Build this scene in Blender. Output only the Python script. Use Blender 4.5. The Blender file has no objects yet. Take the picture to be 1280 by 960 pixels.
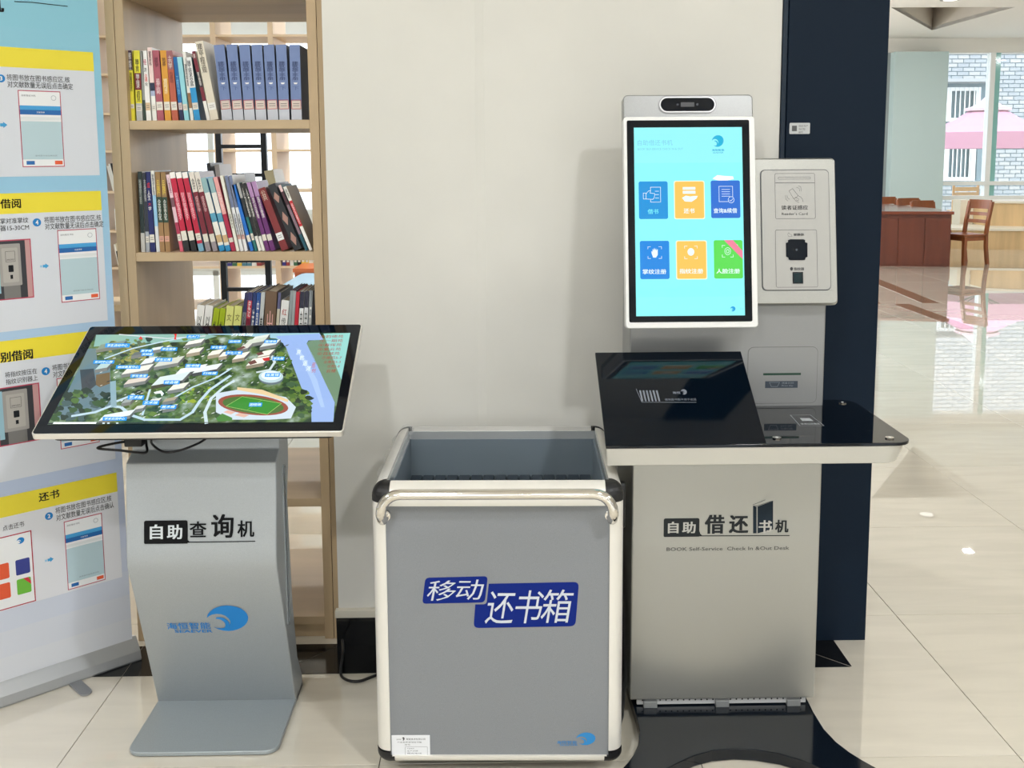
import bpy, bmesh, math, random
from mathutils import Vector, Matrix
random.seed(7)
PI = math.pi
scene = bpy.context.scene
col = scene.collection

# ---------------------------------------------------------------- camera
F, CXP, CYP, HCAM = 1294.0, 640.0, 360.0, 1.5
Yc = Vector((-20, 165, -F)).normalized()
Zc = -Vector((60, -10140, -F)).normalized()
Xc = Yc.cross(Zc).normalized(); Zc = Xc.cross(Yc).normalized()
RW = Matrix((Xc, Yc, Zc))            # camera axes -> world axes
cam_data = bpy.data.cameras.new('camera')
cam = bpy.data.objects.new('camera', cam_data); col.objects.link(cam)
cam.matrix_world = Matrix.Translation((0, 0, HCAM)) @ RW.to_4x4()
cam_data.sensor_fit = 'HORIZONTAL'; cam_data.sensor_width = 36.0
cam_data.lens = F / 1280 * 36.0
cam_data.shift_y = -(480 - CYP) / 1280
cam_data.clip_end = 200
scene.camera = cam

# ---------------------------------------------------------------- world, sun, lamps, exposure
world = bpy.data.worlds.new('world'); scene.world = world; world.use_nodes = True
wn = world.node_tree.nodes; wl = world.node_tree.links
bg = wn['Background']
tc = wn.new('ShaderNodeTexCoord'); sx = wn.new('ShaderNodeSeparateXYZ'); rp = wn.new('ShaderNodeValToRGB')
wl.new(tc.outputs['Generated'], sx.inputs[0]); wl.new(sx.outputs['Z'], rp.inputs[0]); wl.new(rp.outputs[0], bg.inputs[0])
rp.color_ramp.elements[0].color = (0.86, 0.93, 1.0, 1); rp.color_ramp.elements[1].color = (0.62, 0.80, 1.0, 1)
bg.inputs[1].default_value = 2.9

def lamp(name, kind, loc, energy, size=0.3, color=(1, 1, 1), rot=None, target=None, size_y=None):
    d = bpy.data.lights.new(name, kind); d.energy = energy; d.color = color
    if kind == 'AREA':
        d.shape = 'RECTANGLE'; d.size = size; d.size_y = size_y or size
    if kind == 'SUN': d.angle = math.radians(size)
    o = bpy.data.objects.new(name, d); col.objects.link(o); o.location = loc
    if target is not None: o.rotation_euler = (Vector(target) - Vector(loc)).to_track_quat('-Z', 'Y').to_euler()
    if rot: o.rotation_euler = rot
    return o
lamp('sun', 'SUN', (0, 0, 20), 3.4, 1.0, (1, 0.97, 0.92), target=(3, 14, 0))
lamp('ceiling_lamp_right', 'AREA', (1.44, -0.2, 3.42), 66, 0.24, (0.955, 0.98, 1.0))
lamp('ceiling_lamp_left', 'AREA', (-0.85, -1.0, 3.42), 66, 0.24, (0.955, 0.98, 1.0))
for lx_, ly_, le_ in ((-2.6, -4.6, 92), (4.8, -4.6, 92), (0.4, -7.4, 92), (-3.6, 1.2, 60), (4.4, 1.6, 60)):  # added fill lamps out of view, making up for the closed-off hall behind
    lamp('ceiling_fill_lamp', 'AREA', (lx_, ly_, 3.42), le_, 0.6, (0.955, 0.98, 1.0))
for lx_, ly_, le_ in ((6.2, 7.4, 70), (9.0, 11.0, 30), (10.5, 15.0, 40), (4.6, 15.6, 40), (1.8, 7.8, 60), (-1.5, 6.5, 60), (-6.5, 8.0, 120), (-0.2, 11.0, 110), (5.85, 12.3, 10)):  # added far-hall fill; only the last is a lamp mirrored in the floor
    lamp('ceiling_fill_lamp', 'AREA', (lx_, ly_, 3.42), le_, 0.22 if le_ > 20 else 0.10, (0.955, 0.98, 1.0))
lamp('hidden_fill_far', 'POINT', (3.3, 16.3, 2.4), 90, 1.0, (0.98, 0.98, 0.98)); bpy.data.lights['hidden_fill_far'].shadow_soft_size = .25  # added point light hidden by the pillar, lifts the far ceiling
lamp('hidden_fill', 'POINT', (1.5, 13.0, 2.5), 170, 1.0, (0.955, 0.98, 1.0)); bpy.data.lights['hidden_fill'].shadow_soft_size = .25  # no pendant hangs here: added fill behind the pillar for the ceiling
scene.view_settings.view_transform = 'Standard'
scene.view_settings.look = 'None'
scene.view_settings.gamma = 1.0
scene.view_settings.exposure = 0.0
scene.view_settings.use_curve_mapping = False

# ---------------------------------------------------------------- helpers
def ray(px, py): return RW @ Vector((px - CXP, CYP - py, -F))
CAMP = Vector((0, 0, HCAM))
def at(px, py, X=None, Y=None, z=None):
    """World point on an axis plane that the photograph shows at this pixel."""
    d = ray(px, py)
    t = (X - CAMP.x) / d.x if X is not None else (Y - CAMP.y) / d.y if Y is not None else (z - CAMP.z) / d.z
    return CAMP + d * t

def lin(c):
    c = c / 255.0
    return c / 12.92 if c <= 0.04045 else ((c + 0.055) / 1.055) ** 2.4
_mats = {}
def M(rgb, rough=0.5, metal=0.0, emit=0.0, kind=None, **kw):
    """Procedural material from an sRGB colour."""
    key = (tuple(rgb), rough, metal, emit, kind, tuple(sorted(kw.items())))
    if key in _mats: return _mats[key]
    m = bpy.data.materials.new(kind or 'surface'); m.use_nodes = True
    nt = m.node_tree; b = nt.nodes['Principled BSDF']
    c = (lin(rgb[0]), lin(rgb[1]), lin(rgb[2]), 1)
    b.inputs['Roughness'].default_value = rough; b.inputs['Metallic'].default_value = metal
    if emit:
        b.inputs['Base Color'].default_value = (0.01, 0.01, 0.01, 1)
        b.inputs['Emission Color'].default_value = c; b.inputs['Emission Strength'].default_value = emit
    else: b.inputs['Base Color'].default_value = c
    if 'spec' in kw: b.inputs['Specular IOR Level'].default_value = kw['spec']
    def tex(kind2, scale, detail=3, stretch=None, coord='Object'):
        t = nt.nodes.new('ShaderNodeTexCoord'); mp = nt.nodes.new('ShaderNodeMapping')
        nt.links.new(t.outputs[coord], mp.inputs[0])
        if stretch: mp.inputs['Scale'].default_value = stretch
        n = nt.nodes.new(kind2); n.inputs['Scale'].default_value = scale
        if 'Detail' in n.inputs: n.inputs['Detail'].default_value = detail
        nt.links.new(mp.outputs[0], n.inputs[0]); return n
    def mixc(fac, ca, cb, amt0=0.3, amt1=0.7):
        r = nt.nodes.new('ShaderNodeValToRGB'); r.color_ramp.elements[0].position = amt0; r.color_ramp.elements[1].position = amt1
        r.color_ramp.elements[0].color = ca; r.color_ramp.elements[1].color = cb
        nt.links.new(fac, r.inputs[0]); return r
    sc = lambda k: tuple(min(1, v * k) for v in c[:3]) + (1,)
    def bump(src, strength, dist=0.002):
        bp = nt.nodes.new('ShaderNodeBump'); bp.inputs['Strength'].default_value = strength; bp.inputs['Distance'].default_value = dist
        nt.links.new(src, bp.inputs['Height']); nt.links.new(bp.outputs[0], b.inputs['Normal'])
    if kind == 'wood':
        n = tex('ShaderNodeTexNoise', 9, 6, kw.get('stretch', (1, 1, 0.08)))
        r = mixc(n.outputs[0], sc(kw.get('dark', 0.84)), sc(1.08)); nt.links.new(r.outputs[0], b.inputs['Base Color']); bump(n.outputs[0], 0.06)
    elif kind == 'plaster':
        n = tex('ShaderNodeTexNoise', 2.2, 5); r = mixc(n.outputs[0], sc(0.94), sc(1.03)); nt.links.new(r.outputs[0], b.inputs['Base Color'])
        n2 = tex('ShaderNodeTexNoise', 160, 2); bump(n2.outputs[0], 0.05, 0.001)
    elif kind == 'metal_paint':
        n = tex('ShaderNodeTexNoise', 900, 2); r = mixc(n.outputs[0], sc(0.9), sc(1.1)); nt.links.new(r.outputs[0], b.inputs['Base Color'])
    elif kind == 'marble_tile':
        n = tex('ShaderNodeTexNoise', 2.4, 8, (1.0, 5.5, 1)); n.inputs['Distortion'].default_value = 0.6
        r = mixc(n.outputs[0], sc(0.95), sc(1.03), 0.35, 0.62); nt.links.new(r.outputs[0], b.inputs['Base Color'])
        b.inputs['IOR'].default_value = 1.7; b.inputs['Coat Weight'].default_value = 0.7; b.inputs['Coat IOR'].default_value = 1.6; b.inputs['Coat Roughness'].default_value = 0.01
    elif kind == 'stone':
        n = tex('ShaderNodeTexNoise', 60, 6); r = mixc(n.outputs[0], sc(0.6), sc(1.7)); nt.links.new(r.outputs[0], b.inputs['Base Color'])
    elif kind == 'foam':
        n = tex('ShaderNodeTexVoronoi', 300); r = mixc(n.outputs[0], sc(0.7), sc(1.4)); nt.links.new(r.outputs[0], b.inputs['Base Color']); bump(n.outputs[0], 0.6)
    elif kind == 'aerial':
        n = tex('ShaderNodeTexNoise', 26, 8); r = nt.nodes.new('ShaderNodeValToRGB')
        pts = [(0.30, (14, 30, 26)), (0.43, (38, 66, 42)), (0.53, (78, 104, 54)), (0.62, (110, 130, 110)), (0.74, (168, 184, 176))]
        while len(r.color_ramp.elements) < len(pts): r.color_ramp.elements.new(0.5)
        for e, (p, k) in zip(r.color_ramp.elements, pts): e.position = p; e.color = (lin(k[0]), lin(k[1]), lin(k[2]), 1)
        nt.links.new(n.outputs[0], r.inputs[0]); nt.links.new(r.outputs[0], b.inputs['Emission Color'])
    elif kind == 'glass':
        b.inputs['Transmission Weight'].default_value = 1.0; b.inputs['IOR'].default_value = 1.45
    elif kind == 'film':
        b.inputs['Alpha'].default_value = kw.get('alpha', 0.25)
        n = tex('ShaderNodeTexNoise', 40, 3); bump(n.outputs[0], 0.8, 0.004)
    elif kind == 'sheet':
        b.inputs['Alpha'].default_value = kw.get('alpha', 0.2)
    _mats[key] = m
    return m

_base = {}
def tag(o, label=None, cat=None, group=None, kind=None):
    if label: o['label'] = label
    if cat: o['category'] = cat
    if group: o['group'] = group
    if kind: o['kind'] = kind
    return o
def thing(name, label, cat, loc=(0, 0, 0), group=None):
    o = bpy.data.objects.new(name, None); col.objects.link(o); o.location = loc; o.empty_display_size = 0.1
    _base[o.name] = Vector(loc)
    return tag(o, label, cat, group)

def rr(x0, y0, x1, y1, r, seg=6):
    """Rounded rectangle, counter-clockwise; r a number or four (bl, br, tr, tl)."""
    if x1 < x0: x0, x1 = x1, x0
    if y1 < y0: y0, y1 = y1, y0
    rs = r if isinstance(r, (tuple, list)) else (r,) * 4
    out = []
    for (cx, cy, a0, q) in ((x0, y0, PI, rs[0]), (x1, y0, 1.5 * PI, rs[1]), (x1, y1, 0, rs[2]), (x0, y1, 0.5 * PI, rs[3])):
        if q <= 0: out.append((cx, cy)); continue
        ccx = cx + q if cx == x0 else cx - q; ccy = cy + q if cy == y0 else cy - q
        for i in range(seg + 1):
            a = a0 + 0.5 * PI * i / seg; out.append((ccx + q * math.cos(a), ccy + q * math.sin(a)))
    return out
def ell(cx, cy, rx, ry, n=28, rot=0):
    return [(cx + rx * math.cos(2 * PI * i / n) * math.cos(rot) - ry * math.sin(2 * PI * i / n) * math.sin(rot),
             cy + rx * math.cos(2 * PI * i / n) * math.sin(rot) + ry * math.sin(2 * PI * i / n) * math.cos(rot)) for i in range(n)]

class Frame:
    """A plane in the scene: origin O, axes U, V, outward normal N = U x V."""
    def __init__(s, O, U, V):
        s.O = Vector(O); s.U = Vector(U).normalized(); s.V = Vector(V).normalized(); s.N = s.U.cross(s.V).normalized()
    def w(s, u, v, n=0.0): return s.O + s.U * u + s.V * v + s.N * n
    def uv(s, px, py, n=0.0):
        d = ray(px, py); t = s.N.dot(s.O + s.N * n - CAMP) / s.N.dot(d); p = CAMP + d * t - s.O
        return (p.dot(s.U), p.dot(s.V))
    def pts(s, L, n=0.0): return [s.uv(x, y, n) for x, y in L]
    def shift(s, n): return Frame(s.O + s.N * n, s.U, s.V)

_glyph = {}
def glyphs(body, bold, spacing=1.0):
    k = (body, bold, spacing)
    if k not in _glyph:
        c = bpy.data.curves.new('lettering', 'FONT'); c.body = body; c.resolution_u = 2; c.space_line = spacing
        if '\n' in body: c.align_x = 'CENTER'
        o = bpy.data.objects.new('lettering', c); col.objects.link(o)
        bpy.context.view_layer.update()
        m = bpy.data.meshes.new_from_object(o.evaluated_get(bpy.context.evaluated_depsgraph_get()))
        vs = [(v.co.x, v.co.y) for v in m.vertices]; fs = [tuple(p.vertices) for p in m.polygons]
        bpy.data.objects.remove(o); bpy.data.curves.remove(c); bpy.data.meshes.remove(m)
        if bold:
            v0, f0 = vs, fs; vs = []; fs = []
            for dx, dy in ((-1, -.6), (1, -.6), (1, .6), (-1, .6)):
                q = len(vs); vs += [(x + dx * bold, y + dy * bold) for x, y in v0]; fs += [tuple(q + i for i in f) for f in f0]
        _glyph[k] = (vs, fs)
    return _glyph[k]

class MB:
    def __init__(s): s.v = []; s.f = []; s.mi = []; s.mats = []
    def mid(s, m):
        if m not in s.mats: s.mats.append(m)
        return s.mats.index(m)
    def poly(s, P, m):
        b = len(s.v); s.v += [tuple(p) for p in P]; s.f.append(tuple(range(b, b + len(P)))); s.mi.append(s.mid(m)); return s
    def box(s, x0, x1, y0, y1, z0, z1, m, T=None):
        P = [Vector((x, y, z)) for z in (z0, z1) for x, y in ((x0, y0), (x1, y0), (x1, y1), (x0, y1))]
        if T is not None: P = [T @ p for p in P]
        b = len(s.v); s.v += [tuple(p) for p in P]; k = s.mid(m)
        for q in ((0, 3, 2, 1), (4, 5, 6, 7), (0, 1, 5, 4), (1, 2, 6, 5), (2, 3, 7, 6), (3, 0, 4, 7)):
            s.f.append(tuple(b + i for i in q)); s.mi.append(k)
        return s
    def loft(s, A, B, m, capa=True, capb=True):
        b = len(s.v); n = len(A); s.v += [tuple(p) for p in A] + [tuple(p) for p in B]; k = s.mid(m)
        for i in range(n):
            j = (i + 1) % n; s.f.append((b + i, b + j, b + n + j, b + n + i)); s.mi.append(k)
        if capa: s.f.append(tuple(b + i for i in reversed(range(n)))); s.mi.append(k)
        if capb: s.f.append(tuple(b + n + i for i in range(n))); s.mi.append(k)
        return s
    def slab(s, fr, out, n0, n1, m): return s.loft([fr.w(u, v, n0) for u, v in out], [fr.w(u, v, n1) for u, v in out], m)
    def ring(s, fr, outo, outi, n0, n1, m):
        """A flat ring between two outlines with equal point counts, from depth n0 to n1."""
        n = len(outo); b = len(s.v); k = s.mid(m)
        for o, nn in ((outo, n0), (outi, n0), (outi, n1), (outo, n1)): s.v += [tuple(fr.w(u, v, nn)) for u, v in o]
        for r in range(4):
            r2 = (r + 1) % 4
            for i in range(n):
                j = (i + 1) % n; s.f.append((b + r * n + i, b + r2 * n + i, b + r2 * n + j, b + r * n + j)); s.mi.append(k)
        return s
    def flat(s, fr, out, n, m): return s.poly([fr.w(u, v, n) for u, v in out], m)
    def stroke(s, fr, P, w, n, m, closed=False):
        """A flat line of width w along the 2-D points P."""
        Q = [Vector(p) for p in P]; L = len(Q)
        for i in range(L if closed else L - 1):
            a, c = Q[i], Q[(i + 1) % L]; d = c - a
            if d.length < 1e-6: continue
            d.normalize(); e = Vector((-d.y, d.x)) * w / 2; x = d * w * 0.35
            s.flat(fr, [a - x - e, c + x - e, c + x + e, a - x + e], n, m)
        return s
    def text(s, fr, body, u0, v0, u1, v1, m, n=0.0006, bold=0.0, shear=0.0, vertical=False):
        if vertical: body = '\n'.join(body)
        vs, fs = glyphs(body, bold, 0.85 if vertical else 1.0)
        if not vs: return s
        X = [p[0] for p in vs]; Yy = [p[1] for p in vs]
        ax, bx, ay, by = min(X), max(X), min(Yy), max(Yy)
        b = len(s.v); k = s.mid(m); lay = 4e-5 if bold else 0.0
        for x, y in vs:
            fx = (x - ax) / max(bx - ax, 1e-6); fy = (y - ay) / max(by - ay, 1e-6)
            s.v.append(tuple(fr.w(u0 + (u1 - u0) * fx + shear * (fy - 0.5) * (v1 - v0), v0 + (v1 - v0) * fy, n + lay * ((4 * (len(s.v) - b)) // len(vs)))))
        for f in fs: s.f.append(tuple(b + i for i in f)); s.mi.append(k)
        return s
    def textpx(s, fr, body, x0, y0, x1, y1, m, **kw):
        """Text filling the box whose left-bottom and right-top corners the photo shows at (x0,y1), (x1,y0)."""
        a = fr.uv(x0, y1); c = fr.uv(x1, y0); return s.text(fr, body, a[0], a[1], c[0], c[1], m, **kw)
    def tube(s, P, r, m, seg=10, caps=True, closed=False):
        P = [Vector(p) for p in P]; n = len(P); rings = []; up = None
        for i, p in enumerate(P):
            if closed: d = (P[(i + 1) % n] - P[i - 1])
            else: d = (P[min(i + 1, n - 1)] - P[max(i - 1, 0)])
            d.normalize()
            if up is None: up = d.orthogonal().normalized()
            up = (up - d * up.dot(d)).normalized(); sd = d.cross(up)
            rad = r[i] if isinstance(r, (list, tuple)) else r
            rings.append([p + (up * math.cos(2 * PI * j / seg) + sd * math.sin(2 * PI * j / seg)) * rad for j in range(seg)])
        b = len(s.v); k = s.mid(m)
        for R in rings: s.v += [tuple(p) for p in R]
        for i in range(n if closed else n - 1):
            i2 = (i + 1) % n
            for j in range(seg):
                j2 = (j + 1) % seg; s.f.append((b + i * seg + j, b + i * seg + j2, b + i2 * seg + j2, b + i2 * seg + j)); s.mi.append(k)
        if caps and not closed:
            s.f.append(tuple(b + j for j in reversed(range(seg)))); s.mi.append(k)
            s.f.append(tuple(b + (n - 1) * seg + j for j in range(seg))); s.mi.append(k)
        return s
    def disc(s, c, N, r, h, m, seg=20):
        c = Vector(c); N = Vector(N).normalized(); a = N.orthogonal().normalized(); e = N.cross(a)
        R = [c + (a * math.cos(2 * PI * i / seg) + e * math.sin(2 * PI * i / seg)) * r for i in range(seg)]
        return s.loft(R, [p + N * h for p in R], m)
    def build(s, name, parent=None, smooth=False, bevel=0, label=None, kind=None):
        me = bpy.data.meshes.new(name)
        off = Vector((0, 0, 0)); root = parent
        while root is not None:
            if root.name in _base: off = _base[root.name]; break
            root = root.parent
        me.from_pydata([tuple(Vector(p) - off) for p in s.v], [], s.f)
        for m in s.mats: me.materials.append(m)
        me.polygons.foreach_set('material_index', s.mi)
        bm = bmesh.new(); bm.from_mesh(me); bmesh.ops.recalc_face_normals(bm, faces=bm.faces) if smooth or bevel else None
        bm.to_mesh(me); bm.free()
        if smooth:
            me.polygons.foreach_set('use_smooth', [True] * len(me.polygons)); me.set_sharp_from_angle(angle=math.radians(38))
        me.update()
        o = bpy.data.objects.new(name, me); col.objects.link(o); o.parent = parent
        if bevel:
            md = o.modifiers.new('edge', 'BEVEL'); md.width = bevel; md.segments = 2; md.limit_method = 'ANGLE'; md.angle_limit = math.radians(40)
        if label: o['label'] = label
        if kind: o['kind'] = kind
        return o
def pathsmooth(P, n=8):
    """Catmull-Rom through 3-D points."""
    P = [Vector(p) for p in P]; out = []
    for i in range(len(P) - 1):
        p0, p1, p2, p3 = P[max(i - 1, 0)], P[i], P[i + 1], P[min(i + 2, len(P) - 1)]
        for j in range(n):
            t = j / n; out.append(0.5 * ((2 * p1) + (p2 - p0) * t + (2 * p0 - 5 * p1 + 4 * p2 - p3) * t * t + (3 * p1 - p0 - 3 * p2 + p3) * t ** 3))
    out.append(P[-1]); return out

LOGO_A = [(505,765),(514,742),(530,725),(552,708),(575,698),(602,690),(630,687),(662,690),(690,697),(714,708),(732,724),(743,742),(747,762),(743,782),(733,800),(718,816),(697,830),(672,841),(645,848),(618,850),(590,847),(560,838),(535,822),
          (556,830),(580,832),(605,828),(625,816),(637,800),(639,785),(630,768),(615,752),(592,742),(565,739),(538,744),(520,753)]
LOGO_B = [(555,770),(562,762),(585,761),(605,767),(622,780),(632,797),(628,812),(615,825),(598,830),(606,815),(606,800),(598,787),(585,777),(570,772)]
def logo(mb, fr, u0, v0, u1, v1, m, n=0.0006, words=True):
    X0 = 262 if words else 505
    Y1 = 858 if words else 850
    f = lambda x, y: (u0 + (u1 - u0) * (x - X0) / (747.0 - X0), v0 + (v1 - v0) * (Y1 - y) / (Y1 - 687.0))
    mb.flat(fr, [f(*p) for p in LOGO_A], n, m); mb.flat(fr, [f(*p) for p in LOGO_B], n, m)
    if words:
        a = f(262, 835); c = f(518, 793); mb.text(fr, '海恒智能', a[0], a[1], c[0], c[1], m, n=n, bold=0.008)
        a = f(302, 858); c = f(525, 840); mb.text(fr, 'SEAEVER', a[0], a[1], c[0], c[1], m, n=n, bold=0.015)

# ---------------------------------------------------------------- shared materials
WHITEWALL = M((220, 218, 211), 0.7, kind='plaster')
TILE = [M(c, 0.012, kind='marble_tile') for c in ((216, 209, 194), (213, 207, 192), (218, 211, 197))]
GROUT = M((96, 90, 80), 0.8)
BLACKSTONE = M((16, 17, 19), 0.12, kind='stone')
BLACKGLOSS = M((3, 11, 22), 0.04, spec=.35)
NAVY = M((12, 28, 44), 0.55, spec=.16)
WOOD = M((190, 165, 130), 0.5, kind='wood', stretch=(1, 1, 0.1))
WOODX = M((192, 168, 134), 0.5, kind='wood', stretch=(0.1, 1, 1))
SILVER = M((177, 177, 172), 0.32, 0.7, kind='metal_paint')
SILVERD = M((156, 157, 157), 0.34, 0.5, kind='metal_paint')
SILVERL = M((214, 214, 214), 0.38, 0.25)
GREYPAINT = M((172, 177, 180), 0.40, 0.3, kind='metal_paint')
ALU = M((236, 233, 226), 0.33, 0.28)
CHROME = M((232, 228, 222), 0.10, 1.0)
BLACKP = M((18, 18, 20), 0.45)
WHITEP = M((236, 236, 234), 0.35)
INK = M((18, 20, 22), 0.6, spec=.2)
GREYPANEL = M((134, 137, 141), 0.55, kind='metal_paint')
LOGOBLUE = M((18, 130, 208), 0.5)

# ---------------------------------------------------------------- floor
TX0, TY0, TS = 1.298, 2.41, 0.80
floor = MB().box(-9, 14, -9, 18.6, -0.06, -0.012, GROUT).build('floor')
tag(floor, kind='structure')
tile_mesh = []
for k in range(3):
    g = 0.0011
    mb = MB(); A = [(g, g), (TS - g, g), (TS - g, TS - g), (g, TS - g)]
    B = [(g + .0003, g + .0003), (TS - g - .0003, g + .0003), (TS - g - .0003, TS - g - .0003), (g + .0003, TS - g - .0003)]
    mb.loft([Vector((x, y, -0.012)) for x, y in A], [Vector((x, y, -0.0008)) for x, y in A], TILE[k], True, False)
    mb.loft([Vector((x, y, -0.0008)) for x, y in A], [Vector((x, y, 0)) for x, y in B], TILE[k], False, True)
    o = mb.build('tile'); tile_mesh.append(o.data); bpy.data.objects.remove(o)
rest = MB(); nt_ = 0
for j in range(-14, 20):
    for i in range(-13, 16):
        x = TX0 + TS * i; y = TY0 + TS * j
        vis = -1 <= j <= 11 and -0.55 * (y + 1) - 0.3 < x + TS * 0.5 < 0.55 * (y + 1.2) + 0.3
        if y + TS > 18.5: continue
        k = (i * 7 + j * 3 + (i * j) % 5) % 3
        if vis and nt_ < 290:
            o = bpy.data.objects.new('tile', tile_mesh[k]); col.objects.link(o); o.parent = floor; o.location = (x, y, 0); nt_ += 1
        else:
            rest.box(x + .0015, x + TS - .0015, y + .0015, y + TS - .0015, -0.012, 0, TILE[k])
rest.build('tile', floor, kind='stuff')
# brown marble inlays in the far floor, black stone border round the pillar
BROWN = M((150, 124, 100), 0.05, kind='marble_tile')
for q in ([(1076, 347), (1094, 347), (1175, 379), (1153, 379)], [(1116, 380), (1137, 380), (1222, 411), (1200, 411)], [(1070, 369), (1088, 369), (1101, 379.5), (1082, 379.5)]):
    P = [at(x, y, z=0) for x, y in q]
    MB().loft([p.copy() for p in reversed(P)], [p + Vector((0, 0, .0012)) for p in reversed(P)], BROWN).build('inlay_strip', floor)
YB, YW = 2.869, 3.055       # front of the black stone border, face of the pillar
def strip(P, h=0.0014):
    return MB().loft([Vector((x, y, 0.0002)) for x, y in P], [Vector((x, y, h)) for x, y in P], BLACKSTONE)
for P in ([(-1.60, YB), (-1.104, YB), (-1.104, YW), (-1.60, YW)], [(-1.102, YB), (-0.66, YB), (-0.49, YW), (-1.102, YW)],
          [(-0.657, YB), (0.10, YB), (0.10, YW), (-0.487, YW)], [(0.102, YB), (0.80, YB), (0.80, YW), (0.102, YW)],
          [(0.802, YB), (1.033, YB), (0.845, YW), (0.802, YW)], [(1.037, YB + .002), (1.037, 3.9), (0.848, 3.9), (0.848, YW)]):
    strip(P).build('border_stone', floor)

# ---------------------------------------------------------------- pillar wall with skirting
ZC = 3.5
w = MB()
XL, XR, XCR = -0.497, 0.829, -0.033
w.box(XL, XCR - 0.026, YW, 3.95, 0, ZC, WHITEWALL)
w.loft([Vector((XCR - .026, YW, z)) for z in (0,)] + [Vector((XCR, YW - .006, 0)), Vector((XCR, 3.95, 0)), Vector((XCR - .026, 3.95, 0))],
       [Vector((XCR - .026, YW, ZC)), Vector((XCR, YW - .006, ZC)), Vector((XCR, 3.95, ZC)), Vector((XCR - .026, 3.95, ZC))], WHITEWALL)
w.box(XCR, XR, YW - .006, 3.95, 0, ZC, WHITEWALL)
tag(w.build('wall_back'), kind='structure')
sk = MB().box(XL - .006, XL + .62, YW - .014, YW, 0, 0.094, BLACKSTONE).box(XL + .622, 0.828, YW - .02, YW - .006, 0, 0.094, BLACKSTONE)
o = sk.build('baseboard_back', bevel=.001); tag(o, kind='structure')
o = MB().box(XL - .008, 0.828, YW - .022, YW - .0, 0.0945, 0.119, M((214, 208, 192), .5)).build('trim_back', bevel=.002); tag(o, kind='structure')
# small dark chip on the wall edge
# navy cladding panel standing at the end of the pillar
t = thing('cladding_panel', 'tall navy blue panel cladding the pillar end behind the silver kiosk', 'panel', (0.98, YW, 0))
MB().box(0.846, 1.136, YW - .018, 3.97, 0.0, ZC - .01, NAVY).build('panel_sheet', t, bevel=.002)
MB().box(0.831, 0.8455, YW - .012, YW + .03, 0.0, ZC - .01, M((24, 40, 56), .35, spec=.3)).build('edge_strip', t, bevel=.002)
fr = Frame((0, YW - .018, 0), (1, 0, 0), (0, 0, 1))
a = fr.uv(986.5, 167.5); c = fr.uv(1012.5, 153.5)
t = thing('asset_sticker', 'small silver sticker stuck on the navy panel above the card reader', 'sticker', fr.w(a[0], a[1]))
MB().slab(fr, rr(a[0], a[1], c[0], c[1], .003), 0.0002, 0.0012, M((196, 198, 198), .3, .3)).build('label_plate', t)
mb = MB(); d = (c[0] - a[0])
mb.flat(fr, rr(a[0] + d * .12, a[1] + .008, a[0] + d * .36, c[1] - .008, .001), .0014, M((88, 88, 88), .5))
for i, s_ in enumerate(('固定资产', '标签', '编号')):
    mb.text(fr, s_, a[0] + d * .45, c[1] - .012 - i * .009, a[0] + d * (.9 - .12 * i), c[1] - .006 - i * .009, M((90, 90, 90), .5), n=.0015)
mb.build('lettering', t)

# ---------------------------------------------------------------- ceilings and far walls
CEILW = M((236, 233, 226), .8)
c0 = at(1165, 38, z=ZC); yn = at(1190, 9, z=ZC).y
xl = at(1112, 10, z=ZC).x; xr_t = at(1268, 9, z=ZC).x
ceil = MB()
YF = 18.4
# ceiling with a raised tray: near edge at yn, far corner at c0
def cpoly(P, z0=ZC, z1=ZC + .05): ceil.loft([Vector((x, y, z0)) for x, y in P], [Vector((x, y, z1)) for x, y in P], CEILW)
cpoly([(-9, -9), (14, -9), (14, yn), (-9, yn)])
cpoly([(-9, yn), (xl, yn), (c0.x, c0.y), (c0.x, YF + .3), (-9, YF + .3)])
cpoly([(14, yn), (14, YF + .3), (c0.x, YF + .3), (c0.x, c0.y), (xr_t, yn)])
ceil.build('ceiling'); tag(bpy.data.objects['ceiling'], kind='structure')
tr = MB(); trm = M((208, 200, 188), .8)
P = [(xl, yn), (xr_t, yn), (c0.x, c0.y)]
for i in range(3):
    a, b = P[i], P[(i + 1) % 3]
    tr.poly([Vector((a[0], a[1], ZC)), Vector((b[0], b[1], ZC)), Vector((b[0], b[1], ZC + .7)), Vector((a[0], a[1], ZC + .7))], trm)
tr.loft([Vector((x, y, ZC + .7)) for x, y in P], [Vector((x, y, ZC + .75)) for x, y in P], CEILW)
o = tr.build('trim_ceiling_tray'); tag(o, kind='structure')
p = at(1188, -1, z=ZC)
t = thing('ceiling_downlight', 'small round recessed downlight in the white ceiling above the far tray', 'light', (p.x, p.y, ZC))
MB().disc((p.x, p.y, ZC - .012), (0, 0, 1), .13, .012, M((150, 146, 140), .4)).build('trim_ring', t)
MB().disc((p.x, p.y, ZC - .014), (0, 0, 1), .09, .004, M((255, 250, 240), .4, emit=1.6)).build('diffuser', t)

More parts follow.
